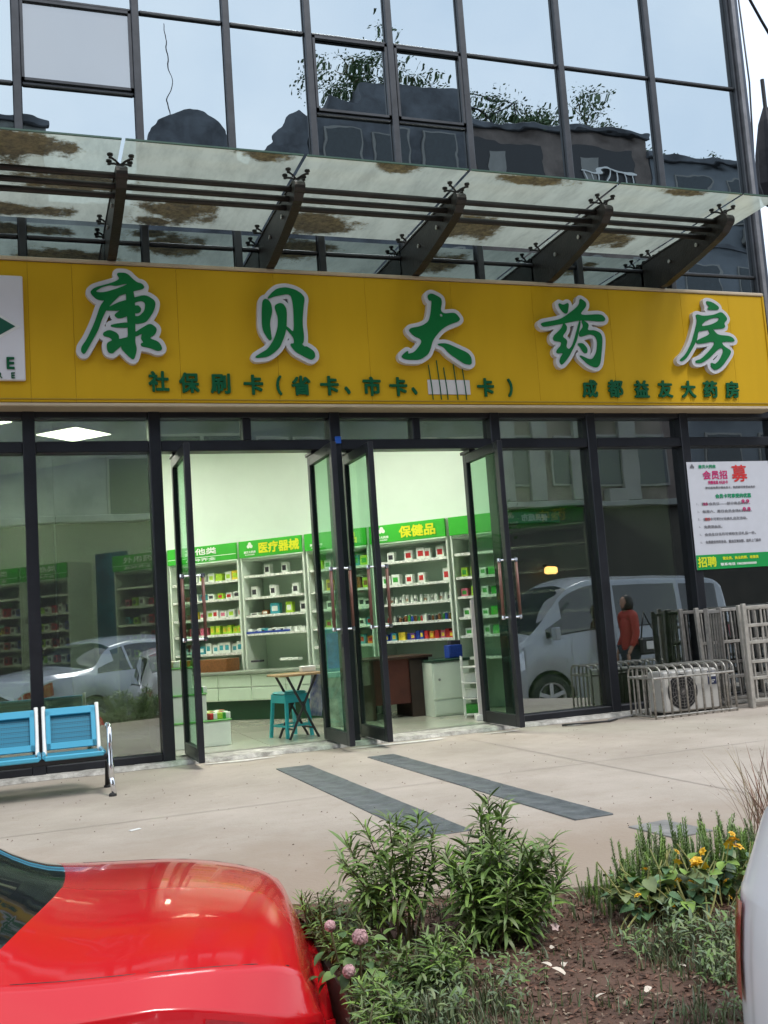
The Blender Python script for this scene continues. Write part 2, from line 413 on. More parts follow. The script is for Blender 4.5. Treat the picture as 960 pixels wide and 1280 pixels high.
# curtain wall above the sign
UX = [-5.45, -4.53, -3.62, -2.7, -1.78, -.86, .065, .985, 1.73, 2.44, 3.19, 3.9, 4.9, 5.9, 6.9]
for x in UX:
    bar('mullion', x - .03, x + .03, -.05, .06, 2.725, 9.6, mat('curtain_frame', (.055, .06, .068), .4, .3, var=.2))
UF = MATS['curtain_frame']
for i in range(len(UX) - 1):
    a, c = UX[i] + .035, UX[i + 1] - .035
    zs = [2.75, 4.06, 6.02, 8.2, 9.6]
    if i in (0, 3, 5, 6, 9, 10): zs = [2.75, 4.06, 5.3, 6.02, 8.2, 9.6]
    for z in zs[1:-1]: bar('transom', a, c, -.03, .05, z - .013, z + .013, UF)
    for z0, z1 in zip(zs[:-1], zs[1:]):
        fr = (i == 6 and z0 == 5.3)
        pane('window_pane', a, c, z0 + .018, z1 - .018, G_UPF if fr else G_UP, .0 if not fr else -.02, tilt=.16)
    if i in (6, 9, 10):   # openable sash with its own thin frame
        q = MB()
        for (x0, x1, z0, z1) in ((a, a + .022, 5.32, 6.0), (c - .022, c, 5.32, 6.0), (a, c, 5.32, 5.342), (a, c, 5.978, 6.0)): q.box(x0, x1, -.045, -.012, z0, z1)
        q.build('sash', UF, B)
# body behind, end wall, roof
BODY = mat('dark_interior', (.03, .032, .035), .9)
MB().box(-5.5, 6.9, .9, .95, 3.35, 9.6).build('inner_wall', mat('pale_blind', (.42, .44, .42), .9, var=.1), B)
for z in (5.35, 7.9): MB().box(-5.5, 6.9, .1, .9, z - .1, z).build('floor_slab', mat('slab_concrete', (.25, .25, .25), .9), B)
CL = mat('dark_cladding', (.07, .085, .11), .35, .3, var=.15, vscale=1.5)
MB().box(6.94, 7.0, -.06, 12, -.65, 9.7).build('side_wall', CL, B)
MB().box(6.90, 6.94, -.09, -.03, 2.725, 9.7).build('corner_trim', mat('grey_trim', (.22, .22, .23), .45, .5, var=.2), B)
MB().box(-12, 7.0, 11.9, 12, -.65, 9.7).build('back_wall', mat('rear_render', (.4, .4, .38), .9, var=.15, vscale=1), B)
MB().box(-12.1, 7.05, -.07, 12.05, 9.7, 10.1).build('roof', mat('roof_concrete', (.2, .2, .2), .9, var=.2), B)
MB().box(-12.06, -5.5, -.05, .2, -.65, 9.7).build('end_wall', CL, B)
MB().box(-12.06, -12, .2, 12, -.65, 9.7).build('end_wall', CL, B)

# ----------------------------------------------------------------- shop interior (a diagonal shelf wall)
T = Vector((-.70007, .71407, 0)); NN = Vector((-.71407, -.70007, 0)); W0 = Vector((4.6, 1.2, 0))
def Wp(s, off=0.0, z=0.0): v = W0 + T * s + NN * off; return Vector((v.x, v.y, z))
WALLI = mat('shop_wall_paint', (.74, .84, .76), .7, var=.03, vscale=2)
FLT = mat('polished_floor_tile', (.50, .50, .42), .12, var=.08, vscale=1.5)
CEIL = mat('shop_ceiling_paint', (.74, .78, .68), .8)
fl = bpy.data.objects.new('shop_floor', None); COL.objects.link(fl); fl['kind'] = 'structure'
MB().box(-5.5, 6.9, .1, 11.9, -.6, .034).build('floor_slab', mat('grout', (.3, .3, .26), .8), fl)
ft = MB().box(0, .594, 0, .594, 0, .006).mesh('tile', FLT)
for i in range(-3, 11):
    for j in range(0, 12):
        xx, yy = -.0 + i * .6, .12 + j * .6
        if xx + yy < 5.9 and xx > -2.2 and yy < 5: link('tile', ft, fl, (xx, yy, .034))
def wallbox(name, s0, s1, off0, off1, z0, z1, m, parent=None, bev=.003):
    # box in the shelf-wall frame: s along wall, off from the wall into the room
    Tm = Matrix(((T.x, NN.x, 0, W0.x), (T.y, NN.y, 0, W0.y), (0, 0, 1, 0), (0, 0, 0, 1)))
    q = MB().bbox(s0, s1, off0, off1, z0, z1, bev, Tm) if bev else MB().box(s0, s1, off0, off1, z0, z1, Tm)
    return q.build(name, m, parent)
struct(wallbox('shop_wall', -1.55, 11.8, -.1, 0, .03, 3.2, WALLI, bev=0))
struct(MB().box(-5.5, 6.9, .1, 11.9, 3.2, 3.3).build('shop_ceiling', CEIL))
struct(MB().box(-5.5, -5.4, .1, 11.9, .03, 3.2).build('shop_wall', WALLI))
# ceiling lamps (square panels turned with the shelf wall)
LAMPM = mat('lamp_diffuser', (.9, .9, .85), .5, emit=(1.0, 1.0, .86), emits=27.0)
lamp = thing('ceiling_light', 'bright square ceiling panel seen through the left window below the sign', 'ceiling light', (.55, 3.25, 3.2), R(45), 'square ceiling light panels')
MB().bbox(-.3, .3, -.3, .3, -.03, 0, .004).build('lamp_frame', WHITEP, lamp)
MB().box(-.27, .27, -.27, .27, -.034, -.03).build('diffuser', LAMPM, lamp)
for x, y, l in ((-.45, 2.6, 'bright square ceiling panel cut by the left edge of the photo'),
                (1.9, 1.2, 'bright square ceiling panel above the folding table inside the doors'),
                (3.0, .75, 'bright square ceiling panel above the brown desk'), (-2.6, 4.6, 'bright square ceiling panel far back in the left of the shop'),
                (-.9, 5.2, 'bright square ceiling panel near the left end of the shelf wall')):
    dup(lamp, loc=(x, y, 3.2), label=l)
# shelving units along the diagonal wall
SHW = mat('shelf_white', (.70, .79, .70), .4, var=.04)
SHE = mat('shelf_edge_grey', (.28, .33, .27), .4)
HDG = mat('header_green', (.04, .46, .03), .45, var=.05)
YEL = mat('header_yellow', (.72, .78, .02), .5)
WHT = mat('header_white', (.8, .88, .8), .5)
def htext(txt, s, z, h, m, parent, off=.435, name='lettering', width=None):
    p = Wp(s, off, z); ang = math.atan2(-T.y, -T.x)
    return text(name, txt, h, m, parent, p, (PI / 2, 0, ang), bold=h * .03, width=width)
units = [  # s0 (right end), s1 (left end), shelf heights, header text, colour, label
    (-.86, .0, [1.57, 1.33, 1.14, .94, .76], '中药', YEL, 'green headed shelf unit at the far right behind the door glass'),
    (.03, .50, [1.56, 1.33, 1.14, .94, .76, .55], None, YEL, 'narrow shelf unit at the right of the health products shelves with pale green sides'),
    (.53, 1.38, [1.545, 1.31, 1.12, .93, .75], '保健品', YEL, 'shelf unit under the green header with yellow health products lettering'),
    (1.41, 2.15, [1.54, 1.31, 1.12, .93, .74, .55], '食品', YEL, 'shelf unit seen through the two middle door leaves under a green header'),
    (2.18, 2.98, [1.545, 1.31, 1.115, .92], '医疗器械', YEL, 'shelf unit under the green header with yellow medical device lettering'),
    (3.01, 3.95, [1.52, 1.32, 1.115, .935, .73], '其他类', WHT, 'shelf unit under the green header with white lettering left of the medical devices'),
    (3.98, 4.75, [1.55, 1.33, 1.12, .93, .74], '外用药', WHT, 'dim shelf unit just inside the left window pane'),
    (5.45, 6.2, [1.55, 1.33, 1.12, .93, .74], '清热类', WHT, 'dim shelf unit left of the blue poster on the far wall'),
    (6.23, 7.0, [1.55, 1.33, 1.12, .93, .74], '感冒类', WHT, 'dim shelf unit second left of the blue poster'),
    (7.03, 7.9, [1.55, 1.33, 1.12, .93, .74], '儿科类', WHT, 'dim shelf unit at the left edge of the photo behind the window')]
U = {}
PSTR = mat('price_strip_print', (.72, .78, .70), .4, var=.35, vscale=38)
for s0, s1, zs, txt, tm, lab in units:
    u = thing('shelf_unit', lab, 'shelf unit', (0, 0, 0), 0, 'shelf units along the diagonal wall')
    for s in (s0, s1 - .02): wallbox('side_panel', s, s + .02, .0, .40, .04, 1.93, SHW, u)
    wallbox('back_panel', s0 + .02, s1 - .02, .0, .012, .04, 1.93, mat('shelf_back', (.70, .84, .70), .5), u)
    wallbox('shelf', s0 + .02, s1 - .02, .012, .39, 1.715, 1.735, SHW, u)
    for z in zs:
        wallbox('shelf', s0 + .022, s1 - .022, .012, .385, z - .014, z, SHW, u)
        wallbox('price_strip', s0 + .03, s1 - .03, .3855, .389, z - .020, z + .006, PSTR, u, bev=0)
    h = wallbox('header', s0 + .004, s1 - .004, .39, .428, 1.745, 1.925, HDG, u)
    if txt:
        c = s0 + (s1 - s0) * (.44 if len(txt) > 3 or txt == '保健品' else .5)
        if tm is WHT:
            htext(txt, (s0 + s1) / 2, 1.865, .075, tm, u, width=.42)
            wallbox('header_band', s0 + .004, s1 - .004, .428, .431, 1.80, 1.806, tm, u, bev=0)
            htext('品种齐全', (s0 + s1) / 2, 1.775, .035, tm, u, width=.4)
        else:
            htext(txt, (s0 + s1) / 2 - .12, 1.835, .12, tm, u, width=.11 * len(txt) + .06)
            # small tree emblem with two lines of print at the left of each header
            e = MB(); k = s1 - .15
            for (dx, dz, rr) in ((0, .035, .022), (-.018, .012, .02), (.018, .012, .02)):
                p = [Wp(k - dx + rr * math.cos(t) * 1.0, .4295, 1.85 + dz + rr * math.sin(t)) for t in [2 * PI * q / 12 for q in range(12)]]
                o_ = len(e.v); e.v += [tuple(v) for v in p]; e.f.append(tuple(range(o_, o_ + 12)))
            e.build('emblem', WHT, u)
            htext('康贝大药房', k, 1.80, .028, WHT, u, width=.15); htext('KANGBEI', k, 1.772, .018, WHT, u, width=.12)
    U[lab] = u
# blue poster / door between the units
bp_ = wallbox('blue_poster', 4.86, 5.36, .01, .03, .8, 2.02, mat('poster_blue', (.02, .10, .22), .5, var=.3, vscale=4, col2=(.05, .25, .4)))
tag(bp_, 'tall dark blue poster on the far wall seen through the left window', 'poster')
# lower drawers below the units
cnt = thing('drawer_counter', 'long pale green drawer counter with dark green kick base behind the folding table', 'counter')
wallbox('counter_body', 1.42, 3.97, .40, .73, .24, .52, SHW, cnt)
wallbox('counter_top', 1.40, 3.99, .40, .77, .52, .545, SHE, cnt)
wallbox('kick_base', 1.42, 3.97, .42, .70, .04, .24, mat('dark_green_base', (.008, .05, .02), .35), cnt)
DRW = mat('drawer_front', (.58, .72, .58), .35, var=.04)
k = 1.44
while k < 3.9:
    for z0, z1 in ((.25, .375), (.385, .51)): wallbox('drawer', k, k + .405, .73, .744, z0, z1, DRW, cnt)
    k += .42
for s0, s1 in ((5.45, 7.9),):
    c2 = thing('drawer_counter', 'dim drawer counter under the shelves seen through the left window', 'counter')
    wallbox('counter_body', s0, s1, .40, .73, .04, .54, mat('counter_grey_green', (.35, .42, .33), .5), c2)
    k = s0 + .02
    while k < s1 - .3: wallbox('drawer', k, k + .36, .73, .744, .12, .5, DRW, c2); k += .38

# ---- goods on the shelves
WB = mat('white_pack', (.75, .8, .74), .4, var=.08, vscale=40)
def packmat(name, c): return mat('pack_' + name, c, .4, var=.25, vscale=60)
PC = {'red': packmat('red', (.5, .03, .03)), 'blue': packmat('blue', (.02, .06, .35)), 'green': packmat('green', (.05, .35, .05)), 'yellow': packmat('yellow', (.75, .6, .05)),
      'lime': packmat('lime', (.4, .65, .05)), 'pink': packmat('pink', (.65, .15, .25)), 'teal': packmat('teal', (.05, .35, .42)), 'brown': packmat('brown', (.22, .09, .03)),
      'orange': packmat('orange', (.7, .22, .03)), 'dark': packmat('dark', (.04, .04, .05)), 'white': WB, 'purple': packmat('purple', (.12, .04, .25))}
_c = {}
def box_me(w, d, h, col, bandc=None):
    key = ('b', w, d, h, col)
    if key not in _c: _c[key] = MB().bbox(-w / 2, w / 2, -d / 2, d / 2, 0, h, .003).mesh('carton', PC[col])
    return _c[key]
def jar_me(r, h, col):
    key = ('j', r, h, col)
    if key not in _c: _c[key] = MB().lathe([(r * .92, 0), (r, .006), (r, h * .72), (r * .72, h * .84), (r * .7, h * .86)], 12).mesh('jar', PC[col], True)
    return _c[key]
def cap_me(r, h, col):
    key = ('c', r, h, col)
    if key not in _c: _c[key] = MB().lathe([(r * .78, h * .86), (r * .78, h * .98), (r * .72, h)], 12).mesh('cap', PC[col], True)
    return _c[key]
def print_me(w, h, y, col, z0):
    key = ('p', w, h, y, col, z0)
    if key not in _c: _c[key] = MB().box(-w / 2, w / 2, y - .0015, y, z0, z0 + h).mesh('label_print', PC[col])
    return _c[key]
ANG = math.atan2(T.y, T.x) + PI    # local -Y faces the room
def goods(kind, s, z, off, w, h, col, pcol, label, cat, group, d=.07, capc='white'):
    p = Wp(s, off, z); rz = ANG + R(rnd.uniform(-6, 6))
    if kind == 'box':
        o = link('carton', box_me(w, d, h, col), None, p, (0, 0, rz)); 
        if pcol: link('label_print', print_me(round(w * .62, 4), round(h * .45, 4), -d / 2, pcol, round(h * .28, 4)), o)
    else:
        o = link('bottle', jar_me(w / 2, h, col), None, p, (0, 0, rz)); link('cap', cap_me(w / 2, h, capc), o)
        if pcol: link('label_print', print_me(round(w * .7, 4), round(h * .35, 4), -w * .5 + .002, pcol, round(h * .2, 4)), o)
    return tag(o, label, cat, group)
ORD = 'first second third fourth fifth sixth seventh eighth ninth tenth eleventh twelfth thirteenth fourteenth fifteenth sixteenth seventeenth eighteenth nineteenth twentieth twenty-first twenty-second'.split()
def row(kind, s0, s1, n, z, w, h, cols, label, cat, group, off=.3, pcols=(None,), d=.07, capc='white', jit=.006):
    for i in range(n):
        s = s1 - (s1 - s0) * (i + .5) / n + rnd.uniform(-jit, jit) * 1.6
        k_ = rnd.choice((.8, .9, 1.0, 1.0, 1.08)); k2 = rnd.choice((.9, 1, 1, 1.05))
        c = cols[i % len(cols)] if not isinstance(cols, str) else cols
        if kind == 'box' and c == 'white' and rnd.random() < .12: c = rnd.choice(('teal', 'lime', 'pink', 'yellow'))
        goods(kind, s, z + .001, off + rnd.uniform(-.03, .01), round(w * k2, 4), round(h * k_, 4), c, pcols[i % len(pcols)], (ORD[i] + ' from left, ' + label) if n > 1 else label, cat, group, d, capc)
# health products unit
g = 'goods on the health products shelves'
row('box', .58, .88, 2, 1.545, .085, .12, 'white', 'red printed carton, top health shelf, right', 'carton', g, pcols=('red', 'red'))
row('box', .80, 1.06, 2, 1.545, .085, .12, 'white', 'white carton with red print in the middle of the top health shelf', 'carton', g, pcols=('red',))
row('box', 1.10, 1.3, 1, 1.545, .085, .11, 'white', 'plain white carton, leftmost on the top shelf of the health products', 'carton', g, pcols=('dark',))
row('box', .56, .66, 1, 1.31, .07, .12, 'white', 'white carton alone at the right end of the second health products shelf', 'carton', g, pcols=('red',))
row('box', .80, 1.08, 2, 1.31, .085, .12, 'white', 'white carton with red mark on the second health shelf', 'carton', g, pcols=('red',))
row('box', 1.08, 1.34, 2, 1.31, .085, .10, 'white', 'green marked small carton on the second health shelf', 'carton', g, pcols=('green',))
row('bottle', .57, 1.30, 16, 1.12, .036, .085, 'white', 'small white bottle on the third health products shelf', 'bottle', g, capc='white', pcols=(None, 'brown', None, 'dark'))
row('bottle', .57, 1.30, 22, .93, .03, .075, ['green', 'brown', 'blue', 'green', 'brown', 'dark', 'brown', 'dark', 'white', 'white', 'red'][::-1], 'coloured white capped bottle on the fourth health products shelf', 'bottle', g)
row('box', .57, 1.34, 15, .75, .046, .085, ['blue', 'blue', 'teal', 'yellow', 'yellow', 'blue', 'purple', 'blue', 'blue', 'red', 'orange', 'red', 'pink', 'red', 'red'], 'bright small carton in the lowest health products row', 'carton', g, pcols=('yellow', None))
# medical devices unit
g = 'goods on the medical device shelves'
for s in (2.72, 2.50): goods('box', s, 1.546, .25, .075, .12, 'white', 'dark', 'white device carton on the top medical device shelf, %s of two' % ('left' if s > 2.6 else 'right'), 'carton', g)
for s, l in ((2.88, 'left'), (2.64, 'middle'), (2.36, 'right')): goods('box', s, 1.311, .28, .08, .12, 'white', 'dark', 'white device carton, %s of three on the second medical device shelf' % l, 'carton', g)
for s, w_, h_, c, l in ((2.74, .08, .05, 'brown', 'low brown box'), (2.62, .11, .12, 'teal', 'blue and white packet'), (2.44, .08, .12, 'lime', 'yellow green pouch'), (2.26, .08, .12, 'white', 'white carton with dark print'), (2.88, .1, .03, 'white', 'flat white packet')):
    goods('box', s, 1.116, .3, w_, h_, c, 'white' if c != 'white' else 'dark', l + ' on the third medical device shelf', 'packet', g)
row('box', 2.42, 2.94, 9, .921, .05, .05, 'white', 'white card box standing in the blue display tray', 'box', g, off=.33, d=.1, pcols=(None, 'dark'))
tr = wallbox('display_tray', 2.42, 2.96, .27, .39, .921, .945, PC['blue']); tag(tr, 'dark blue display tray on the fourth medical device shelf', 'tray')
row('box', 2.2, 2.4, 4, .921, .045, .05, 'white', 'white card box beside the blue display tray', 'box', g, off=.3)
row('box', 2.25, 2.5, 2, .62, .12, .03, 'white', 'flat white packet lying under the medical device shelves', 'packet', g, off=.45)
row('box', 2.7, 2.92, 1, .62, .12, .02, 'dark', 'flat dark packet lying under the medical device shelves', 'packet', g, off=.45)
# "other" unit: bags in rows
g = 'goods on the shelves left of the medical devices'
row('box', 3.05, 3.75, 6, 1.521, .085, .10, 'white', 'yellow green based packet, top shelf left of the devices', 'packet', g, pcols=('lime',), off=.28)
row('box', 3.05, 3.75, 6, 1.321, .085, .09, 'white', 'red marked packet, second shelf left of the devices', 'packet', g, pcols=('red', 'red', 'dark'), off=.28)
row('box', 3.05, 3.75, 7, 1.116, .08, .09, 'white', 'pink marked packet, third shelf left of the devices', 'packet', g, pcols=('red', 'pink', 'lime'), off=.28)
row('box', 3.05, 3.48, 6, .936, .06, .10, 'lime', 'lime green carton, fourth shelf left of the devices', 'carton', g, pcols=('yellow',), off=.3)
row('box', 3.5, 3.8, 2, .936, .1, .085, 'pink', 'magenta carton, fourth shelf left of the devices', 'carton', g, off=.3)
row('box', 3.05, 3.55, 6, .731, .075, .12, 'white', 'pale carton, lowest row left of the devices', 'carton', g, pcols=('teal',), off=.3)
row('box', 3.55, 3.9, 3, .731, .085, .08, 'teal', 'blue green carton, lowest row left of the devices', 'carton', g, pcols=('white',), off=.3)
bx = wallbox('cardboard_box', 3.05, 3.42, .42, .66, .546, .68, PC['brown']); tag(bx, 'brown cardboard box lying on the drawer counter under the shelves', 'box')
# middle unit behind the door leaves
g = 'goods on the shelves behind the middle doors'
row('box', 1.45, 2.1, 6, 1.541, .09, .12, ['lime', 'white', 'brown', 'white', 'teal', 'lime'], 'pouch or carton on the top shelf behind the middle doors', 'carton', g, pcols=('green',))
row('box', 1.45, 2.1, 6, 1.311, .08, .12, ['white', 'yellow', 'white', 'white', 'brown', 'lime'], 'carton on the second shelf behind the middle doors', 'carton', g, pcols=('brown',))
row('box', 1.45, 2.1, 7, 1.121, .07, .09, ['white', 'white', 'green', 'white', 'yellow'], 'carton on the third shelf behind the middle doors', 'carton', g, pcols=('dark',))
row('box', 1.45, 2.1, 8, .931, .07, .09, ['white', 'lime', 'white', 'teal'], 'carton on the fourth shelf behind the middle doors', 'carton', g, pcols=('dark', 'red'))
row('box', 1.45, 2.1, 7, .741, .07, .1, ['white', 'teal', 'orange', 'white'], 'carton on the fifth shelf behind the middle doors', 'carton', g, pcols=('red',))
g = 'goods on the far right shelves'
for z, zn in ((1.33, 'top'), (1.14, 'second'), (.94, 'third'), (.76, 'lowest')): row('box', .06, .46, 4, z + .001, .07, .09, ['white', 'lime', 'white', 'green'], zn + ' row of the narrow unit behind the right door', 'carton', g, pcols=('green',))
g = 'goods on the shelves inside the left window'
for (s0, s1, un) in ((4.0, 4.7, 'unit right of the blue poster'), (5.5, 6.15, 'unit left of the blue poster'), (6.28, 6.95, 'second unit left of the blue poster'), (7.1, 7.8, 'leftmost dim unit')):
    for z, zn in ((1.33, 'top'), (1.12, 'second'), (.93, 'third'), (.74, 'lowest')): row('box', s0, s1, 6, z + .001, .07, .1, ['white', 'lime', 'white', 'red', 'white', 'blue'], zn + ' row of the ' + un, 'carton', g, pcols=('dark',))
# white cabinet, blue box on it
cab = thing('white_cabinet', 'white low cabinet with one door and a drawer below, right of the brown desk', 'cabinet', (3.73, 1.0, .04))
MB().bbox(-.17, .21, .0, .4, .0, .50, .004).build('cabinet_body', SHW, cab)
MB().bbox(-.18, .22, -.02, .41, .50, .525, .004).build('cabinet_top', mat('dark_green_glass', (.03, .07, .05), .15), cab)
cd_ = MB().bbox(-.16, .20, -.014, -.001, .16, .49, .003).build('cabinet_door', SHW, cab)
MB().lathe([(.012, -.03), (.012, -.016)], 10, (-.11, 0, .34), axis='y').build('knob', CHROME, cd_)
MB().bbox(-.16, .20, -.014, -.001, .02, .145, .003).build('cabinet_drawer', SHW, cab)
o = MB().bbox(-.07, .07, 0, .12, 0, .12, .004).build('blue_box', PC['blue']); o.location = (3.85, 1.08, .567); tag(o, 'blue square box standing on the white cabinet', 'box')
o = MB().bbox(-.05, .05, 0, .1, 0, .16, .004).build('dark_box', PC['dark']); o.location = (3.92, 1.23, .567); tag(o, 'dark box behind the blue box on the white cabinet', 'box')
# brown desk
BRN = mat('dark_brown_wood', (.05, .024, .016), .4, var=.35, vscale=7, col2=(.07, .035, .024))
dk = thing('brown_desk', 'dark brown wooden desk seen between the two middle doors and the white cabinet', 'desk', (3.37, 1.30, .04))
MB().bbox(-.52, .28, -.12, .42, .55, .575, .004).build('desk_top', BRN, dk)
MB().bbox(.06, .26, -.06, .38, .0, .548, .003).build('side_cupboard', mat('desk_side', (.035, .02, .016), .45, var=.3), dk)
MB().bbox(-.30, .06, -.04, -.02, .13, .548, .003).build('front_panel', mat('reddish_panel', (.11, .03, .022), .4, var=.25, vscale=6), dk)
MB().bbox(-.50, -.30, -.06, .38, .0, .548, .003).build('side_cupboard', BRN, dk)
# leaning white board and small rack at the right
wb = thing('standing_white_board', 'tall narrow white board standing just left of the right door leaf', 'board', (3.74, .30, .04), R(-14))
MB().bbox(-.045, .06, 0, .02, .05, 1.05, .004).build('board_face', mat('pinkish_white', (.72, .68, .66), .4), wb)
MB().bbox(-.07, .085, -.02, .1, 0, .05, .004).build('foot', WHITEP, wb)
rk = thing('leaflet_rack', 'white wire rack with leaflets beside the white cabinet', 'rack', (3.80, .60, .04), R(-20))
for z in (0, .14, .28, .42): MB().bbox(-.1, .1, 0, .2, z + .02, z + .032, .002).build('rack_shelf', WHITEP, rk)
for x in (-.1, .09):
    for y in (0, .19): MB().box(x, x + .012, y, y + .012, 0, .55).build('rack_post', WHITEP, rk)
for z in (.03, .17, .31): 
    o = MB().bbox(-.07, .07, .03, .15, 0, .08, .003).build('leaflet_stack', PC['green' if z < .1 else 'white']); o.location = rk.location + Vector((.0, .04, z + .003)); o.rotation_euler.z = R(-20)
    tag(o, 'stack of leaflets on the %s level of the white rack' % {.03: 'bottom', .17: 'second', .31: 'third'}[z], 'leaflets')
# folding table with wooden top
tb = thing('folding_table', 'small folding table with light wooden top and crossed dark metal legs', 'table', (2.13, .50, .04), R(8))
MB().bbox(-.20, .20, -.16, .16, .515, .535, .005).build('tabletop', mat('light_wood', (.45, .28, .13), .4, var=.2, vscale=9), tb)
for y in (-.13, .13):
    MB().tube([(-.13, y, .515), (.13, y * .9, .0)], .011, 8).build('leg', BLACKP, tb)
    MB().tube([(.13, y, .515), (-.13, y * .9, .0)], .011, 8).build('leg', BLACKP, tb)
MB().tube([(-.09, -.12, .08), (-.09, .12, .08)], .008).build('stretcher', BLACKP, tb); MB().tube([(.09, -.12, .08), (.09, .12, .08)], .008).build('stretcher', BLACKP, tb)
o = MB().bbox(-.06, .06, -.05, .05, 0, .05, .006).build('tissue_box', WHITEP); o.location = (2.24, .52, .576); tag(o, 'white tissue box on the wooden table', 'tissue box')
cl = MB(); vs = []
for i in range(7):
    for j in range(10):
        vs.append((.005 * math.sin(i * 1.7 + j * .5) + j * -.0, -.11 + i * .035 + j * .002, -j * .042))
fs = [(i * 10 + j, i * 10 + j + 1, i * 10 + j + 11, i * 10 + j + 10) for i in range(6) for j in range(9)]
o = MB().add(vs, fs).build('hanging_cloth', mat('printed_cloth', (.55, .55, .52), .8, var=.1, vscale=12, col2=(.1, .12, .3)), smooth=True); o.location = (2.345, .55, .575); o.rotation_euler = (0, R(8), R(18)); o.modifiers.new('thick', 'SOLIDIFY').thickness = .003
tag(o, 'pale cloth with dark blue print hanging from the right side of the wooden table', 'cloth')
# turquoise stool
TQ = mat('turquoise_plastic', (.03, .42, .47), .35, var=.06)
stl = thing('plastic_stool', 'turquoise plastic stool with square legs beside the folding table', 'stool', (2.10, .64, .04), R(20))
MB().bbox(-.11, .11, -.11, .11, .355, .38, .012).build('seat', TQ, stl)
for sx in (-1, 1):
    for sy in (-1, 1): MB().tube([(sx * .10, sy * .10, .36), (sx * .125, sy * .125, .0)], .017, 4).build('leg', TQ, stl)
for a in range(4): MB().box(-.105, .105, -.118, -.108, .29, .355, Matrix.Rotation(a * PI / 2, 4, 'Z')).build('apron', TQ, stl)
for a in range(4): MB().box(-.11, .11, -.122, -.112, .09, .105, Matrix.Rotation(a * PI / 2, 4, 'Z')).build('stretcher', TQ, stl)
# low white display tiers just inside the left door, with goods
tier = thing('display_tiers', 'white stepped display stand with packed goods inside the leftmost door', 'display stand', (1.16, .52, .04), 0)
for k, (x1, z1) in enumerate(((.40, .20), (.22, .42), (.12, .64))):
    MB().bbox(-.20, x1, -.02 + k * .05, .5, (.0, .20, .42)[k], z1, .004).build('tier', SHW, tier)
    MB().bbox(-.2, x1 + .01, -.03 + k * .05, .5, z1, z1 + .012, .003).build('tier_edge', mat('tier_green', (.15, .45, .12), .4), tier)
g = 'small packs on the stepped display stand'
for k, (x0, x1, z) in enumerate(((.24, .40, .20), (.13, .22, .42), (-.18, .12, .64))):
    n = 5 if k == 0 else 4
    for i in range(n):
        for j in range(4):
            o = link('packet', box_me(.05, .06, .05, ['red', 'white', 'lime', 'green', 'white'][(i + 2 * j + k) % 5]), None, (1.16 + x0 + (x1 - x0) * (i + .5) / n, .56 + k * .05 + j * .1, .04 + z + .0125), (R(rnd.uniform(-8, 8)) * 0, 0, R(rnd.uniform(-30, 30))))
            tag(o, 'small packet on the %s tier of the display stand, %s from left, %s row back' % (('lowest', 'middle', 'top')[k], ORD[i], ORD[j]), 'packet', g)
for i in range(7):
    o = link('carton', box_me(.07, .07, .14, ['white', 'yellow', 'red', 'teal', 'lime', 'white', 'orange'][i]), None, (.99 + .035 * (i % 3) * 0 + .08 + .05 * (i % 2), .66 + i * .05, .04 + .652 + .0125), (0, 0, R(rnd.uniform(-15, 15)))) if False else None
# teal bucket figure / standing display seen in the middle doors
fl_ = thing('floor_display', 'pale floor display stand with teal top seen through the second and third door leaves', 'display stand', (2.72, 1.15, .04), R(-20))
MB().bbox(-.16, .16, -.1, .1, 0, .44, .005).build('display_body', mat('printed_card', (.5, .55, .5), .5, var=.4, vscale=9), fl_)
MB().bbox(-.2, .2, -.14, .14, .44, .49, .006).build('display_top', mat('pale_teal', (.35, .62, .6), .4), fl_)
MB().bbox(-.13, .13, -.02, .02, .49, .88, .005).build('display_back', mat('display_teal', (.05, .35, .42), .4, var=.3), fl_)
MB().bbox(-.11, .11, -.025, -.021, .52, .84, .001).build('display_print', mat('display_blue', (.05, .2, .5), .4, var=.4, vscale=15), fl_)
# ================================================================= CANOPY
ARX = [-3.11, -1.84, -.57, .70, 1.93, 3.18, 4.45, 5.61]
can = thing('glass_canopy', 'stained pale green glass canopy on brown steel arms above the yellow sign', 'canopy')
m = bpy.data.materials.new('dirty_canopy_glass'); m.use_nodes = True
t = m.node_tree; t.nodes.clear(); o = t.nodes.new('ShaderNodeOutputMaterial')
def nd(k): return t.nodes.new(k)
g_ = nd('ShaderNodeNewGeometry')
def nz(sc, det=6, ro=.6, src=None):
    n = nd('ShaderNodeTexNoise'); n.inputs['Scale'].default_value = sc; n.inputs['Detail'].default_value = det; n.inputs['Roughness'].default_value = ro
    mp = nd('ShaderNodeMapping'); mp.inputs['Location'].default_value = (3.3, 1.7, 0); t.links.new(g_.outputs['Position'], mp.inputs[0]); t.links.new(mp.outputs[0], n.inputs['Vector']); return n
tl = nd('ShaderNodeBsdfTranslucent'); tl.inputs[0].default_value = (.66, .75, .66, 1)
df = nd('ShaderNodeBsdfDiffuse'); tp = nd('ShaderNodeBsdfTransparent'); tp.inputs[0].default_value = (.75, .85, .78, 1)
gl = nd('ShaderNodeBsdfGlossy'); gl.inputs['Roughness'].default_value = .12; gl.inputs[0].default_value = (.8, .85, .8, 1)
df.inputs[0].default_value = (.70, .78, .68, 1)
a1 = nd('ShaderNodeMixShader'); a1.inputs[0].default_value = .45; t.links.new(tl.outputs[0], a1.inputs[1]); t.links.new(df.outputs[0], a1.inputs[2])
a2 = nd('ShaderNodeMixShader'); a2.inputs[0].default_value = .78; t.links.new(tp.outputs[0], a2.inputs[1]); t.links.new(a1.outputs[0], a2.inputs[2])
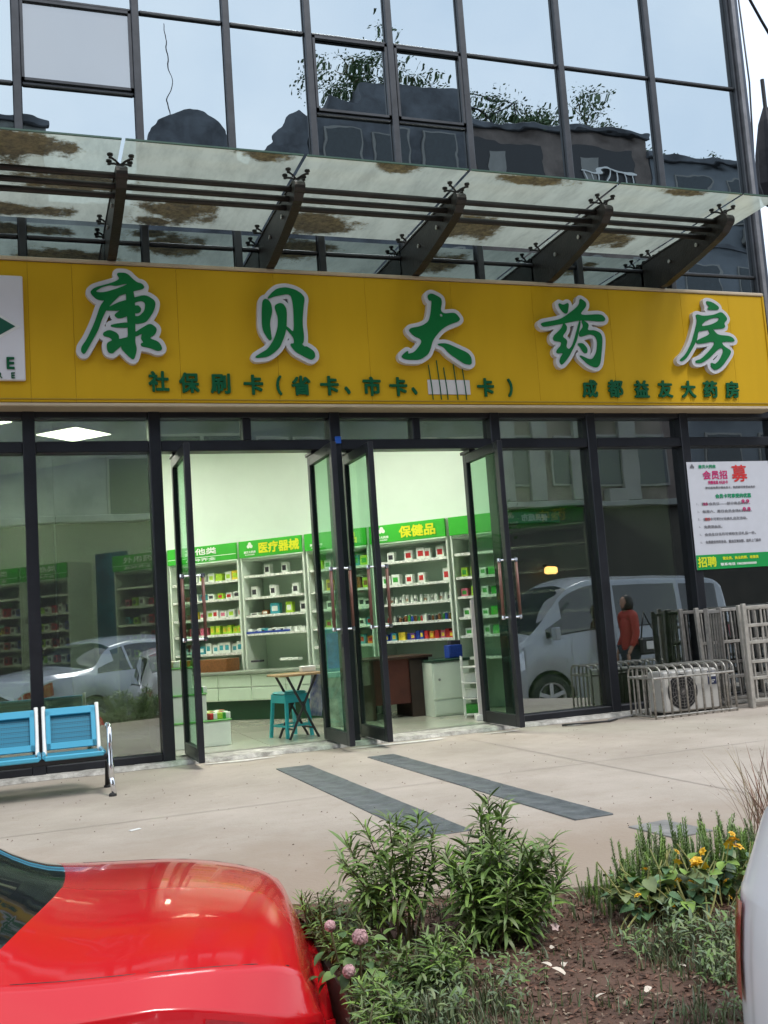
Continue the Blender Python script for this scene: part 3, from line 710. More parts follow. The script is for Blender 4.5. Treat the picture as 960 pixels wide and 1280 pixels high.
a3 = nd('ShaderNodeMixShader'); a3.inputs[0].default_value = .16; t.links.new(a2.outputs[0], a3.inputs[1]); t.links.new(gl.outputs[0], a3.inputs[2])
# film of grime, streaked along the fall of the glass
mpg = nd('ShaderNodeMapping'); mpg.inputs['Scale'].default_value = (4, 1.2, 1); ng = nd('ShaderNodeTexNoise'); ng.inputs['Scale'].default_value = 1.6; ng.inputs['Detail'].default_value = 8; ng.inputs['Roughness'].default_value = .7
t.links.new(g_.outputs['Position'], mpg.inputs[0]); t.links.new(mpg.outputs[0], ng.inputs['Vector'])
rg = nd('ShaderNodeValToRGB'); rg.color_ramp.elements[0].position = .36; rg.color_ramp.elements[0].color = (.46, .52, .46, 1); rg.color_ramp.elements[1].position = .6; rg.color_ramp.elements[1].color = (.62, .70, .62, 1)
t.links.new(ng.outputs[0], rg.inputs[0]); t.links.new(rg.outputs[0], df.inputs[0]); t.links.new(rg.outputs[0], tl.inputs[0])
# stains: object-space blotches where leaf litter has gathered
st = nd('ShaderNodeMixShader'); sdf = nd('ShaderNodeBsdfDiffuse')
sc_ = nd('ShaderNodeValToRGB'); sc_.color_ramp.elements[0].position = .35; sc_.color_ramp.elements[0].color = (.10, .075, .03, 1); sc_.color_ramp.elements[1].position = .72; sc_.color_ramp.elements[1].color = (.36, .30, .13, 1)
t.links.new(nz(22, 5, .7).outputs[0], sc_.inputs[0]); t.links.new(sc_.outputs[0], sdf.inputs[0])
vc = nd('ShaderNodeAttribute'); vc.attribute_name = 'stain'
mm = nd('ShaderNodeMath'); mm.operation = 'MULTIPLY_ADD'; mm.inputs[1].default_value = 2.1; t.links.new(nz(3.6, 10, .78).outputs[0], mm.inputs[0]); 
m2 = nd('ShaderNodeMath'); m2.operation = 'MULTIPLY_ADD'; m2.inputs[1].default_value = 1.0; m2.inputs[2].default_value = -1.50; t.links.new(vc.outputs['Fac'], m2.inputs[0]); t.links.new(m2.outputs[0], mm.inputs[2])
mr = nd('ShaderNodeMapRange'); mr.inputs[1].default_value = .0; mr.inputs[2].default_value = .22; mr.inputs[4].default_value = .93; t.links.new(mm.outputs[0], mr.inputs[0])
t.links.new(mr.outputs[0], st.inputs[0]); t.links.new(a3.outputs[0], st.inputs[1]); t.links.new(sdf.outputs[0], st.inputs[2]); t.links.new(st.outputs[0], o.inputs[0])
CANG = m
STAINS = [(-.15, -1.25, .55, .3), (.35, -.75, .5, .2), (1.2, -.35, .34, .3), (1.05, -.15, .2, .12), (1.65, -1.42, .2, .13), (2.35, -.3, .36, .28), (2.62, -1.42, .22, .13), (3.55, -.4, .40, .3), (3.75, -1.38, .32, .1), (4.95, -.38, .35, .26), (5.1, -1.4, .2, .08), (-1.5, -.8, .5, .4), (.0, -.2, .5, .13), (-2.6, -1.1, .4, .3)]
for i in range(len(ARX) + 1):
    x0 = -4.4 if i == 0 else ARX[i - 1] + .012; x1 = ARX[i] - .012 if i < len(ARX) else 5.98
    nx, ny = 40, 40; vs = []; st_ = []
    for j in range(ny + 1):
        for k in range(nx + 1):
            X = x0 + (x1 - x0) * k / nx; Y = -1.45 + 1.40 * j / ny; vs.append((X, Y, 4.20))
            v = 0
            for (sx, sy, rx, ry) in STAINS:
                dd = ((X - sx) / rx) ** 2 + ((Y - sy) / ry) ** 2; v = max(v, math.exp(-dd * .8))
            st_.append(v)
    fs = [(j * (nx + 1) + k, j * (nx + 1) + k + 1, (j + 1) * (nx + 1) + k + 1, (j + 1) * (nx + 1) + k) for j in range(ny) for k in range(nx)]
    me = MB().add(vs, fs).mesh('glass_pane', CANG); at = me.attributes.new('stain', 'FLOAT', 'POINT'); at.data.foreach_set('value', st_)
    p = link('glass_pane', me, can)
    e = MB(); e.box(x0, x1, -1.462, -1.4501, 4.194, 4.206)
    e.build('pane_edge', mat('green_glass_edge', (.08, .14, .11), .2), p)
def arm_mesh():
    q = MB(); h = .026
    prof = [(-.02, 3.83, 4.12), (-.35, 3.83, 4.13), (-.8, 3.90, 4.13), (-1.1, 3.96, 4.125), (-1.2, 3.99, 4.12), (-1.25, 4.03, 4.10)]
    for sx in (-h, h - .006):
        n = len(prof); vs = [(sx, y, b) for y, b, c in prof] + [(sx, y, c) for y, b, c in prof] + [(sx + .006, y, b) for y, b, c in prof] + [(sx + .006, y, c) for y, b, c in prof]
        fs = []
        for i in range(n - 1): fs += [(i, i + 1, n + i + 1, n + i), (2 * n + i, 3 * n + i, 3 * n + i + 1, 2 * n + i + 1), (i, 2 * n + i, 2 * n + i + 1, i + 1), (n + i, n + i + 1, 3 * n + i + 1, 3 * n + i)]
        fs.append((n - 1, 3 * n - 1, 4 * n - 1, 2 * n - 1)); q.add(vs, fs)
    pts = prof                                            # flanges
    for i in range(len(prof) - 1):
        for zi in (1, 2):
            y0, y1 = prof[i][0], prof[i + 1][0]; z0, z1 = prof[i][zi], prof[i + 1][zi]; d = .012 if zi == 1 else -.012
            q.add([(-h - .008, y0, z0), (h + .008, y0, z0), (h + .008, y1, z1), (-h - .008, y1, z1), (-h - .008, y0, z0 - d), (h + .008, y0, z0 - d), (h + .008, y1, z1 - d), (-h - .008, y1, z1 - d)],
                  [(0, 1, 2, 3), (4, 7, 6, 5), (0, 4, 5, 1), (3, 2, 6, 7), (0, 3, 7, 4), (1, 5, 6, 2)])
    q.lathe([(.048, -h - .012), (.048, h + .012)], 14, (0, -1.235, 4.065), axis='x')
    return q.mesh('arm', STEELD)
am = arm_mesh()
def spider_mesh():
    q = MB()
    q.tube([(0, 0, 0), (0, 0, .035)], .018, 8)
    for dx, dy in ((-.07, -.05), (.07, -.05), (-.07, .05), (.07, .05)):
        q.tube([(0, 0, .03), (dx * .5, dy * .5, .05), (dx, dy, .06)], .008, 6)
        q.lathe([(.012, .052), (.012, .07), (.02, .072), (.02, .083)], 10, (dx, dy, 0))
    return q.mesh('spider_fitting', STEELD)
sm = spider_mesh(); bolt = MB().lathe([(.018, -.006), (.018, .0), (.012, .008)], 8, axis='x').mesh('bolt', STAINLESS)
for x in ARX:
    a = link('arm', am, can, (x, 0, 0))
    for y in (-1.19, -.14): link('spider_fitting', sm, can, (x, y, 4.114))
    for y in (-.45, -.85): link('bolt', bolt, a, (-.037, y, 4.0))
for y, z in ((-1.12, 4.10), (-1.04, 4.06), (-.95, 4.03)):
    MB().tube([(-4.3, y, z), (5.62, y, z)], .022, 10).build('rail', STEELD, can, smooth=True)
MB().bbox(-4.4, 6.4, -.052, -.04, 3.86, 4.13, .004).build('wall_plate', STEELD, can) if False else None

# ================================================================= SIGNBOARD
sg = thing('signboard', 'long mustard yellow pharmacy signboard with big green and white brush characters', 'signboard')
YL = mat('sign_yellow', (.62, .375, .014), .5, spec=.15, var=.035, vscale=1.2, bump=.03, bscale=25)
_t = YL.node_tree; _n = [x for x in _t.nodes if x.type == 'TEX_NOISE'][0]; _mp = _t.nodes.new('ShaderNodeMapping'); _mp.inputs['Scale'].default_value = (3.2, 3.2, .35)
_g = _t.nodes.new('ShaderNodeNewGeometry'); _t.links.new(_g.outputs['Position'], _mp.inputs[0]); _t.links.new(_mp.outputs[0], _n.inputs['Vector'])
CREAM = mat('cream_trim', (.55, .45, .31), .5, var=.1, vscale=5)
sx = [-4.35, -3.61, -2.87, -2.13, -1.39, -.65, .09, .405, 1.18, 1.95, 2.72, 3.49, 4.26, 5.03, 5.80, 6.33, 6.72]
for a, c in zip(sx[:-1], sx[1:]): MB().bbox(a + .0009, c - .0009, -.25, -.225, 2.72, 3.78, .0006).build('sign_panel', YL, sg)
MB().box(-4.35, 6.72, -.225, -.06, 2.71, 3.79).build('sign_box', mat('sign_box_dark', (.2, .12, .02), .6), sg)
MB().bbox(-4.37, 6.74, -.262, -.06, 3.785, 3.815, .006).build('top_trim', CREAM, sg)
MB().bbox(-4.37, 6.74, -.262, -.06, 2.685, 2.712, .006).build('bottom_trim', CREAM, sg)
MB().bbox(-4.35, 6.74, -.258, -.2505, 2.738, 2.746, .001).build('inner_bead', mat('bead_yellow', (.42, .28, .03), .4), sg)
MB().bbox(6.722, 6.742, -.26, -.06, 2.712, 3.785, .003).build('end_trim', YL, sg)
CHARS = {
'K': [(0,[728,3704,804,3704,847,3657,878,3633,914,3626,931,3594,843,3570,633,3487,578,3493,544,3526,533,3550,566,3581,701,3625,754,3657]),(1,[565,3556,613,3591,677,3611,716,3604,797,3628,809,3617,731,3580,635,3546,580,3544]),(0,[633,3487,714,3533,770,3560,654,3438,629,3395,599,3327,577,3260,502,3125,469,3068,450,3091,455,3124,496,3183,547,3292,573,3359,599,3436]),(0,[797,3629,833,3631,849,3530,851,3479,845,3242,840,3167,852,3116,828,3034,797,3057,729,3130,795,3191,796,3308,793,3527]),(0,[840,3512,938,3540,1008,3494,994,3425,938,3338,897,3320,844,3314,846,3369,883,3370,925,3414,935,3474,912,3498,864,3488,839,3470]),(0,[630,3412,686,3447,735,3474,808,3498,806,3443,741,3416,693,3412]),(0,[846,3449,878,3455,897,3430,888,3404,852,3394]),(0,[699,3372,724,3398,806,3443,803,3376,730,3350]),(0,[664,3291,704,3305,800,3321,799,3283,704,3282]),(0,[615,3236,659,3258,706,3238,725,3214,719,3184,796,3207,795,3191,696,3104,672,3079,641,3091,636,3157,684,3179,661,3204,614,3215]),(0,[845,3242,895,3277,961,3318,1008,3281,994,3238,940,3203,1019,3175,1043,3121,1008,3107,953,3131,889,3141,886,3159,910,3168,887,3201,906,3248,844,3213])],
'B': [(0,[1844,3531,1864,3547,1885,3540,1906,3511,1914,3452,1886,3354,1892,3264,1896,3220,1877,3213,1827,3300,1834,3449]),(0,[1886,3555,1918,3594,1965,3634,2034,3648,2108,3633,2159,3604,2186,3568,2172,3506,2153,3362,2160,3257,2153,3200,2137,3189,2162,3163,2177,3169,2236,3131,2244,3086,2212,3061,2150,3092,2084,3128,2043,3186,2081,3187,2080,3240,2021,3313,2026,3328,2086,3270,2093,3503,2076,3605,1947,3577,1894,3556]),(0,[1935,3494,1981,3518,2010,3508,2032,3463,2022,3328,2002,3253,1960,3162,1912,3116,1851,3078,1748,3068,1809,3107,1862,3137,1919,3220,1954,3311,1963,3401])],
'D': [(0,[3255,3633,3292,3652,3371,3616,3377,3578,3358,3507,3387,3478,3480,3490,3506,3478,3539,3429,3425,3389,3349,3343,3270,3255,3240,3169,3214,3125,3139,3081,3024,3081,2982,3099,3001,3125,3043,3154,3036,3122,3099,3140,3168,3218,3171,3257,3102,3285,3057,3339,3179,3364,3250,3409,3275,3487,3293,3600,3265,3590]),(1,[3347,3481,3378,3482,3381,3452,3349,3451]),(0,[3303,3217,3394,3224,3491,3183,3579,3146,3608,3108,3606,3047,3544,3055,3492,3088,3405,3147,3364,3197])],
'Y': [(0,[4490,3616,4535,3596,4593,3625,4568,3524,4534,3532,4498,3576]),(0,[4707,3666,4764,3632,4760,3595,4693,3529,4722,3511,4906,3529,4948,3492,4930,3464,4698,3474,4504,3432,4323,3397,4296,3421,4327,3435,4477,3462,4561,3506,4668,3582,4702,3620]),(0,[4524,3437,4551,3406,4542,3370,4492,3314,4543,3280,4523,3225,4549,3194,4593,3236,4646,3364,4687,3465,4689,3438,4639,3291,4602,3227,4544,3136,4467,3058,4450,3089,4463,3125,4498,3171,4428,3165,4430,3187,4479,3233,4488,3269,4409,3276,4408,3312,4499,3387]),(0,[4722,3466,4774,3431,4748,3376,4829,3378,4887,3353,4897,3298,4853,3079,4814,3042,4736,3068,4654,3143,4664,3148,4741,3113,4782,3118,4828,3178,4849,3279,4829,3333,4775,3349,4671,3315,4670,3355,4721,3411,4706,3456]),(0,[4640,3255,4696,3258,4736,3212,4727,3171,4697,3175,4672,3220])],
'F': [(0,[6045,3695,6115,3683,6179,3642,6168,3619,6045,3616,6079,3647,6052,3668]),(0,[5913,3566,5996,3547,6120,3565,6196,3596,6234,3569,6260,3530,6214,3493,6228,3445,6083,3432,5949,3411,5918,3401,5899,3331,5851,3261,5768,3155,5715,3120,5685,3124,5761,3181,5834,3286,5889,3409,5925,3506]),(1,[5967,3472,6012,3508,6097,3542,6177,3545,6154,3504,6067,3467,5964,3448]),(0,[6032,3426,6083,3428,6132,3372,6259,3367,6303,3346,6317,3318,6192,3317,6164,3303,6185,3269,6262,3227,6247,3191,6141,3076,6065,3040,6028,3065,6023,3109,6072,3092,6128,3137,6179,3216,6174,3260,6121,3245,6008,3152,5922,3107,5862,3106,5859,3123,5926,3141,6038,3230,6092,3293,6079,3318,5965,3294,5894,3288,5892,3314,6057,3379])]}
def character(key, rad=.038):
    polys = [(h, np.array(q, float).reshape(-1, 2) / 1000) for h, q in CHARS[key]]
    allp = np.vstack([p for h, p in polys]); lo = allp.min(0) - rad - .02; hi = allp.max(0) + rad + .02
    n = 150; st = max(hi - lo) / n; nx = int((hi[0] - lo[0]) / st) + 2; ny = int((hi[1] - lo[1]) / st) + 2
    X, Z = np.meshgrid(lo[0] + np.arange(nx) * st, lo[1] + np.arange(ny) * st, indexing='ij')
    def sdf(p):
        d = np.full(X.shape, 1e9); ins = np.zeros(X.shape, bool); m = len(p)
        # round the traced corners a little by subdividing (Chaikin)
        for _ in range(2):
            q = np.roll(p, -1, 0); p = np.stack([p * .8 + q * .2, p * .2 + q * .8], 1).reshape(-1, 2)
        m = len(p)
        for i in range(m):
            a, b = p[i], p[(i + 1) % m]; ab = b - a; L = (ab ** 2).sum() + 1e-12
            tt = np.clip(((X - a[0]) * ab[0] + (Z - a[1]) * ab[1]) / L, 0, 1)
            d = np.minimum(d, np.hypot(X - a[0] - tt * ab[0], Z - a[1] - tt * ab[1]))
            if a[1] != b[1]:
                c = ((a[1] > Z) != (b[1] > Z)) & (X < (b[0] - a[0]) * (Z - a[1]) / (b[1] - a[1]) + a[0]); ins ^= c
        return np.where(ins, -d, d)
    g = np.full(X.shape, 1e9); 
    for h, p in polys:
        if not h: g = np.minimum(g, sdf(p))
    full = g.copy()
    for h, p in polys:
        if h: g = np.maximum(g, -sdf(p))
    wmask = full - rad
    def contour(F, y0, y1, name, m, parent):
        # marching squares into an extruded slab
        vid = {}; vs = []; fs = []
        def vert(k, x, z):
            if k not in vid: vid[k] = len(vs) ; vs.append((x, z))
            return vid[k]
        edges = []
        for i in range(nx - 1):
            for j in range(ny - 1):
                cs = [(i, j), (i + 1, j), (i + 1, j + 1), (i, j + 1)]; f4 = [F[c] for c in cs]
                if min(f4) >= 0: continue
                poly = []
                for k in range(4):
                    c0, c1 = cs[k], cs[(k + 1) % 4]; f0, f1 = f4[k], f4[(k + 1) % 4]
                    if f0 < 0: poly.append((vert(c0, X[c0], Z[c0]), 0))
                    if (f0 < 0) != (f1 < 0):
                        tt = f0 / (f0 - f1); key = tuple(sorted((c0, c1)))
                        poly.append((vert(key, X[c0] + (X[c1] - X[c0]) * tt, Z[c0] + (Z[c1] - Z[c0]) * tt), 1))
                fs.append([p[0] for p in poly])
                for k in range(len(poly)):
                    a, b = poly[k], poly[(k + 1) % len(poly)]
                    if a[1] and b[1] and not (a[0] == b[0]): edges.append((a[0], b[0]))
        nv = len(vs); V = [(x, y0, z) for x, z in vs] + [(x, y1, z) for x, z in vs]
        Fc = [tuple(f) for f in fs] + [(b, a, a + nv, b + nv) for a, b in edges]
        return MB().add(V, Fc).build(name, m, parent)
    bk = contour(wmask, -.300, -.2505, 'character', PAPERW, sg)
    contour(g - .0035, -.306, -.3, 'character_face', GREEN, bk)
PAPERW = mat('acrylic_white', (.60, .60, .64), .35, var=.02)
for k in 'KBDYF': character(k)
small = [('社', 1.01, 2.88), ('保', 1.24, 2.872), ('刷', 1.48, 2.868), ('卡', 1.74, 2.862), ('（', 1.945, 2.86), ('省', 2.125, 2.86), ('卡', 2.36, 2.862), ('、', 2.51, 2.825), ('市', 2.72, 2.86),
         ('卡', 2.95, 2.86), ('、', 3.09, 2.825), ('卡', 3.74, 2.862), ('）', 3.97, 2.862),
         ('成', 4.75, 2.862), ('都', 5.01, 2.864), ('益', 5.28, 2.864), ('友', 5.53, 2.866), ('大', 5.78, 2.866), ('药', 6.02, 2.868), ('房', 6.26, 2.868)]
for ch, x, z in small:
    wd = .035 if ch in '（）' else (.04 if ch == '、' else .145)
    text('small_character', ch, .15, DGREEN, sg, (x, -.262, z), bold=.0042, depth=.006, width=wd, height=.15 if ch != '、' else .055)
MB().bbox(3.215, 3.60, -.256, -.2505, 2.80, 2.925, .002).build('white_patch', mat('patch_white', (.62, .6, .6), .5, var=.1, vscale=4), sg)
for x, dz in ((3.245, .02), (3.32, .06), (3.38, .0), (3.47, .03), (3.55, .0)):
    MB().tube([(x - .012, -.259, 3.03 + dz), (x + .004, -.259, 2.86), (x + .008, -.259, 2.755)], .0045, 6).build('green_bar', DGREEN, sg)
# logo board at the left
lb = MB().bbox(-.98, .055, -.285, -.2505, 2.87, 3.655, .006).build('logo_board', mat('logo_white', (.72, .72, .76), .4, var=.04, vscale=2), sg)
for s_, mm_, yy in ((.39, WHITEP, -.2885), (.355, mat('logo_green', (.0, .09, .05), .4), -.292)):
    c = (-.36, 3.27); vs = [(c[0] - s_, yy, c[1]), (c[0], yy, c[1] - s_ * .62), (c[0] + s_, yy, c[1]), (c[0], yy, c[1] + s_ * .62), (c[0] - s_, yy + .003, c[1]), (c[0], yy + .003, c[1] - s_ * .62), (c[0] + s_, yy + .003, c[1]), (c[0], yy + .003, c[1] + s_ * .62)]
    MB().add(vs, [(0, 1, 2, 3), (0, 4, 5, 1), (1, 5, 6, 2), (2, 6, 7, 3), (3, 7, 4, 0), (7, 6, 5, 4)]).build('diamond', mm_, lb)
text('letter', 'E', .12, DGREEN, lb, (-.045, -.291, 2.995), bold=.003, depth=.003)
text('letter', 'E', .06, DGREEN, lb, (-.03, -.289, 2.905), bold=.001, depth=.002)
text('letter', 'R', .06, DGREEN, lb, (-.12, -.289, 2.905), bold=.001, depth=.002)
# ================================================================= THINGS IN FRONT OF THE GLASS
po = thing('membership_poster', 'white poster with magenta heading and green footer on the right window', 'poster', (6.26, -.09, 1.72))
MB().box(-.46, .46, -.003, .003, -.50, .50).build('sheet', PAPER, po)
MB().box(-.46, .46, -.0045, -.0032, -.50, -.365).build('footer_band', mat('poster_green', (.0, .30, .06), .5), po)
MAG = mat('print_magenta', (.55, .02, .16), .5); RED = mat('print_red', (.60, .03, .03), .5); PG = mat('print_green', (.0, .28, .12), .5); INK = mat('print_grey', (.16, .16, .18), .5)
def pt(txt, x, z, h, m, wdt, bold=.0, bx=None):
    text('lettering', txt, h, m, po, (x, -.0060, z), bold=bold, width=wdt, height=bx)
tr_ = MB(); 
for dx, dz in ((0, .012), (-.012, -.004), (.012, -.004)):
    k = len(tr_.v); tr_.v += [(-.405 + dx + .012 * math.cos(q), -.006, .455 + dz + .012 * math.sin(q)) for q in [2 * PI * i / 10 for i in range(10)]]; tr_.f.append(tuple(range(k, k + 10)))
tr_.build('emblem', INK, po)
pt('康贝大药房', -.24, .455, .035, PG, .19, .001)
pt('会员招', -.16, .375, .085, MAG, .27, .0018)
pt('募', .115, .385, .14, RED, .17, .0025, .155)
pt('完善信息 0元办卡', -.135, .305, .035, MAG, .22, .001)
pt('即日起免费办理会员卡，购药即可享受会员价', .0, .255, .024, INK, .56, .0005)
pt('会员卡可享受的优惠', .02, .175, .042, PG, .40, .0015)
for k, (a, bb, w1, w2) in enumerate((('1、', '药卡会员日——部分商品8.8折。', 0, .54), ('2、', '每周六、周日会员全场8.8折起。', 0, .55), ('3、', '会员卡可积分兑换礼品及活动。', 0, .49), ('4、', '免费测血压。', 0, .2), ('5、', '会员生日当月可领取生日礼品一份。', 0, .57), ('6、', '免费提供用药咨询，量血压测血糖，送药上门服务', 0, .62))):
    z = .105 - k * .071
    pt(a, -.385, z, .026, INK, .022); text('lettering', bb, .03, INK, po, (-.34 + w2 / 2, -.006, z), bold=.0004, width=w2)
pt('9.9', .15, .118, .05, MAG, .085, .0015); pt('8.8', .155, .045, .05, MAG, .085, .0015)
pt('会员', -.30, .105, .03, MAG, .05, .001); pt('积分', -.29, -.037, .03, RED, .06, .001)
pt('招聘', -.345, -.43, .10, YEL, .20, .002)
pt('营业员、执业药师、收银员', .03, -.405, .03, YEL, .40, .001); pt('联系电话 18628000000', .0, -.46, .028, WHT, .40, .001)
# --- waiting bench
SEAT = mat('blue_perforated_steel', (.03, .26, .42), .35, .3, var=.08, vscale=6)
def perforated(name):
    m = bpy.data.materials.new(name); m.use_nodes = True; t = m.node_tree; b = t.nodes['Principled BSDF']
    b.inputs['Roughness'].default_value = .4; c = t.nodes.new('ShaderNodeTexCoord'); v = t.nodes.new('ShaderNodeTexVoronoi'); v.inputs['Scale'].default_value = 95; v.inputs['Randomness'].default_value = 0
    t.links.new(c.outputs['Object'], v.inputs['Vector']); r = t.nodes.new('ShaderNodeValToRGB'); r.color_ramp.elements[0].position = .3; r.color_ramp.elements[1].position = .42
    r.color_ramp.elements[0].color = (.012, .08, .12, 1); r.color_ramp.elements[1].color = (.02, .20, .31, 1); t.links.new(v.outputs['Distance'], r.inputs[0]); t.links.new(r.outputs[0], b.inputs['Base Color']); return m
PERF = perforated('blue_perforated_panel')
bn = thing('waiting_bench', 'blue perforated steel waiting bench with chrome frames in front of the left windows', 'bench', (0, 0, 0))
BR = mat('bench_rim_blue', (.08, .40, .58), .3, .2)
def bench_unit(x0):
    w_ = .355; y1, y0 = -.86, -1.22
    s = MB().add([(x0 + .02, y1 - .02, .255), (x0 + w_ - .02, y1 - .02, .255), (x0 + w_ - .02, y0 + .02, .262), (x0 + .02, y0 + .02, .262)], [(3, 2, 1, 0)]).build('seat', PERF, bn); s.modifiers.new('t', 'SOLIDIFY').thickness = .004
    MB().tube([(x0, y1, .255), (x0, y0, .262)], .013, 8).build('seat_rim', BR, s); MB().tube([(x0 + w_, y1, .255), (x0 + w_, y0, .262)], .013, 8).build('seat_rim', BR, s)
    MB().bbox(x0, x0 + w_, y0 - .022, y0 + .006, .240, .270, .006).build('front_rim', BR, s)
    bk = MB().add([(x0 + .03, y1 + .03, .31), (x0 + w_ - .03, y1 + .03, .31), (x0 + w_ - .03, y1 + .10, .515), (x0 + .03, y1 + .10, .515)], [(0, 1, 2, 3)]).build('backrest', PERF, bn); bk.modifiers.new('t', 'SOLIDIFY').thickness = .004
    q = MB(); Tm = Matrix.Translation((0, y1, .27)) @ Matrix.Rotation(R(-18.5), 4, 'X')
    q.bbox(x0 + .02, x0 + w_ - .02, -.008, .008, .225, .275, .004, Tm); q.bbox(x0 + .02, x0 + w_ - .02, -.008, .008, .0, .045, .004, Tm)
    q.bbox(x0 + .02, x0 + .05, -.008, .008, .0, .26, .004, Tm); q.bbox(x0 + w_ - .05, x0 + w_ - .02, -.008, .008, .0, .26, .004, Tm); q.build('backrest_rim', BR, bk)
    for xx in (x0 + .008, x0 + w_ - .008):
        MB().tube([(xx, y1 + .105, .545), (xx, y1 + .04, .35), (xx, y1 - .01, .262), (xx, y1 - .06, .25)], .013, 8).build('side_tube', WHITEP, bn, smooth=True)
for x0 in (-1.07, -.685, -.30, .085): bench_unit(x0)
MB().bbox(-1.15, .49, -1.06, -1.01, .195, .235, .005).build('beam', mat('dark_grey_steel', (.05, .05, .055), .4, .5), bn)
for xx in (-1.13, .475):
    MB().tube([(xx, -1.04, .2), (xx, -1.22, .20), (xx + .0, -1.30, .10), (xx + .01, -1.33, .012)], .018, 10, rs=[.02, .02, .016, .016]).build('leg', CHROME, bn, smooth=True)
    MB().tube([(xx, -1.04, .2), (xx, -.95, .12), (xx, -.90, .012)], .017, 10).build('leg', BLACKP, bn, smooth=True)
    MB().tube([(xx, -1.30, .10), (xx, -1.245, .20), (xx, -1.25, .31), (xx, -1.245, .40), (xx - .0, -1.20, .425), (xx, -1.10, .42), (xx, -.98, .40)], .016, 10).build('armrest', CHROME, bn, smooth=True)
    for y in (-1.33, -.90): MB().lathe([(.024, 0), (.024, .012), (.016, .02)], 10, (xx, y, 0)).build('foot_cap', RUBBER, bn)
# --- air conditioner unit in its cage
ac = thing('air_conditioner_unit', 'white outdoor air conditioner unit with dark fan grille inside the low steel cage', 'air conditioner', (5.25, -.48, 0))
MB().bbox(-.27, .27, -.12, .12, .035, .37, .012).build('casing', mat('ac_white', (.50, .49, .46), .45, var=.08, vscale=9), ac)
MB().bbox(-.22, -.18, -.1, .1, 0, .035, .004).build('foot', BLACKP, ac); MB().bbox(.18, .22, -.1, .1, 0, .035, .004).build('foot', BLACKP, ac)
fan = MB().lathe([(.145, -.004), (.145, .0), (.13, .006)], 28, (-.09, -.12, .2), axis='y').build('fan_opening', BLACKP, ac)
q = MB()
for k in range(1, 6): 
    rr = .025 * k; q.tube([(-.09 + rr * math.cos(2 * PI * i / 20), -.128, .2 + rr * math.sin(2 * PI * i / 20)) for i in range(21)], .0022, 4, caps=False)
for k in range(8): a_ = PI * k / 8; q.tube([(-.09 - .14 * math.cos(a_), -.130, .2 - .14 * math.sin(a_)), (-.09 + .14 * math.cos(a_), -.130, .2 + .14 * math.sin(a_))], .002, 4)
q.build('fan_grille', mat('grille_grey', (.2, .19, .18), .5), fan)
for k in range(3):
    a_ = 2 * PI * k / 3; q = MB().add([(-.09, -.117, .2), (-.09 + .12 * math.cos(a_), -.119, .2 + .12 * math.sin(a_)), (-.09 + .12 * math.cos(a_ + .9), -.114, .2 + .12 * math.sin(a_ + .9))], [(0, 1, 2)]); 
lab = MB().bbox(.17, .255, -.1225, -.1205, .235, .345, .001).build('energy_label', mat('label_navy', (.03, .04, .10), .5), ac)
MB().box(.175, .25, -.124, -.1227, .30, .338).build('label_top', WHITEP, lab); MB().box(.185, .24, -.124, -.1227, .265, .272).build('label_line', WHITEP, lab); MB().box(.185, .225, -.124, -.1227, .250, .257).build('label_line', WHITEP, lab)
CAGE = mat('cage_steel', (.33, .315, .285), .4, .5, var=.35, vscale=30)
def cage(name, label, x0, x1, yf, yb, h, n, m, cat, group, rb=.07, back=True):
    c = thing(name, label, cat, ((x0 + x1) / 2, (yf + yb) / 2, 0), 0, group); cx, cy = (x0 + x1) / 2, (yf + yb) / 2
    W_, Dp = (x1 - x0) / 2, (yb - yf) / 2; rt = .009
    me = None
    for i in range(n):
        xx = -W_ + 2 * W_ * i / (n - 1)
        if me is None:
            pts = [(0, -Dp, 0), (0, -Dp, h - rb)] + [(0, -Dp + rb - rb * math.cos(a), h - rb + rb * math.sin(a)) for a in (.4, .8, 1.2, PI / 2)]
            pts += [(0, Dp - rb + rb * math.sin(a), h - rb + rb * math.cos(a)) for a in (0, .4, .8, 1.2, PI / 2)] + [(0, Dp, 0)]
            me = MB().tube(pts, rt, 8).mesh('hoop', m, True)
        link('hoop', me, c, (xx, 0, 0))
    for y in (-Dp, Dp):
        for z in (.02, h - rb - .02): MB().tube([(-W_, y, z), (W_, y, z)], .010, 8).build('rail', m, c)
    for x in (-W_, W_):
        for z in (.02, h - rb - .02): MB().tube([(x, -Dp, z), (x, Dp, z)], .009, 8).build('rail', m, c)
        for k in range(1, 5): MB().tube([(x, -Dp + 2 * Dp * k / 5, .02), (x, -Dp + 2 * Dp * k / 5, h - .01)], .007, 6).build('side_bar', m, c)
    return c
cage('steel_cage', 'low galvanised steel cage of curved hoops around the white air conditioner unit', 4.84, 5.64, -.66, -.30, .42, 11, CAGE, 'cage', None)
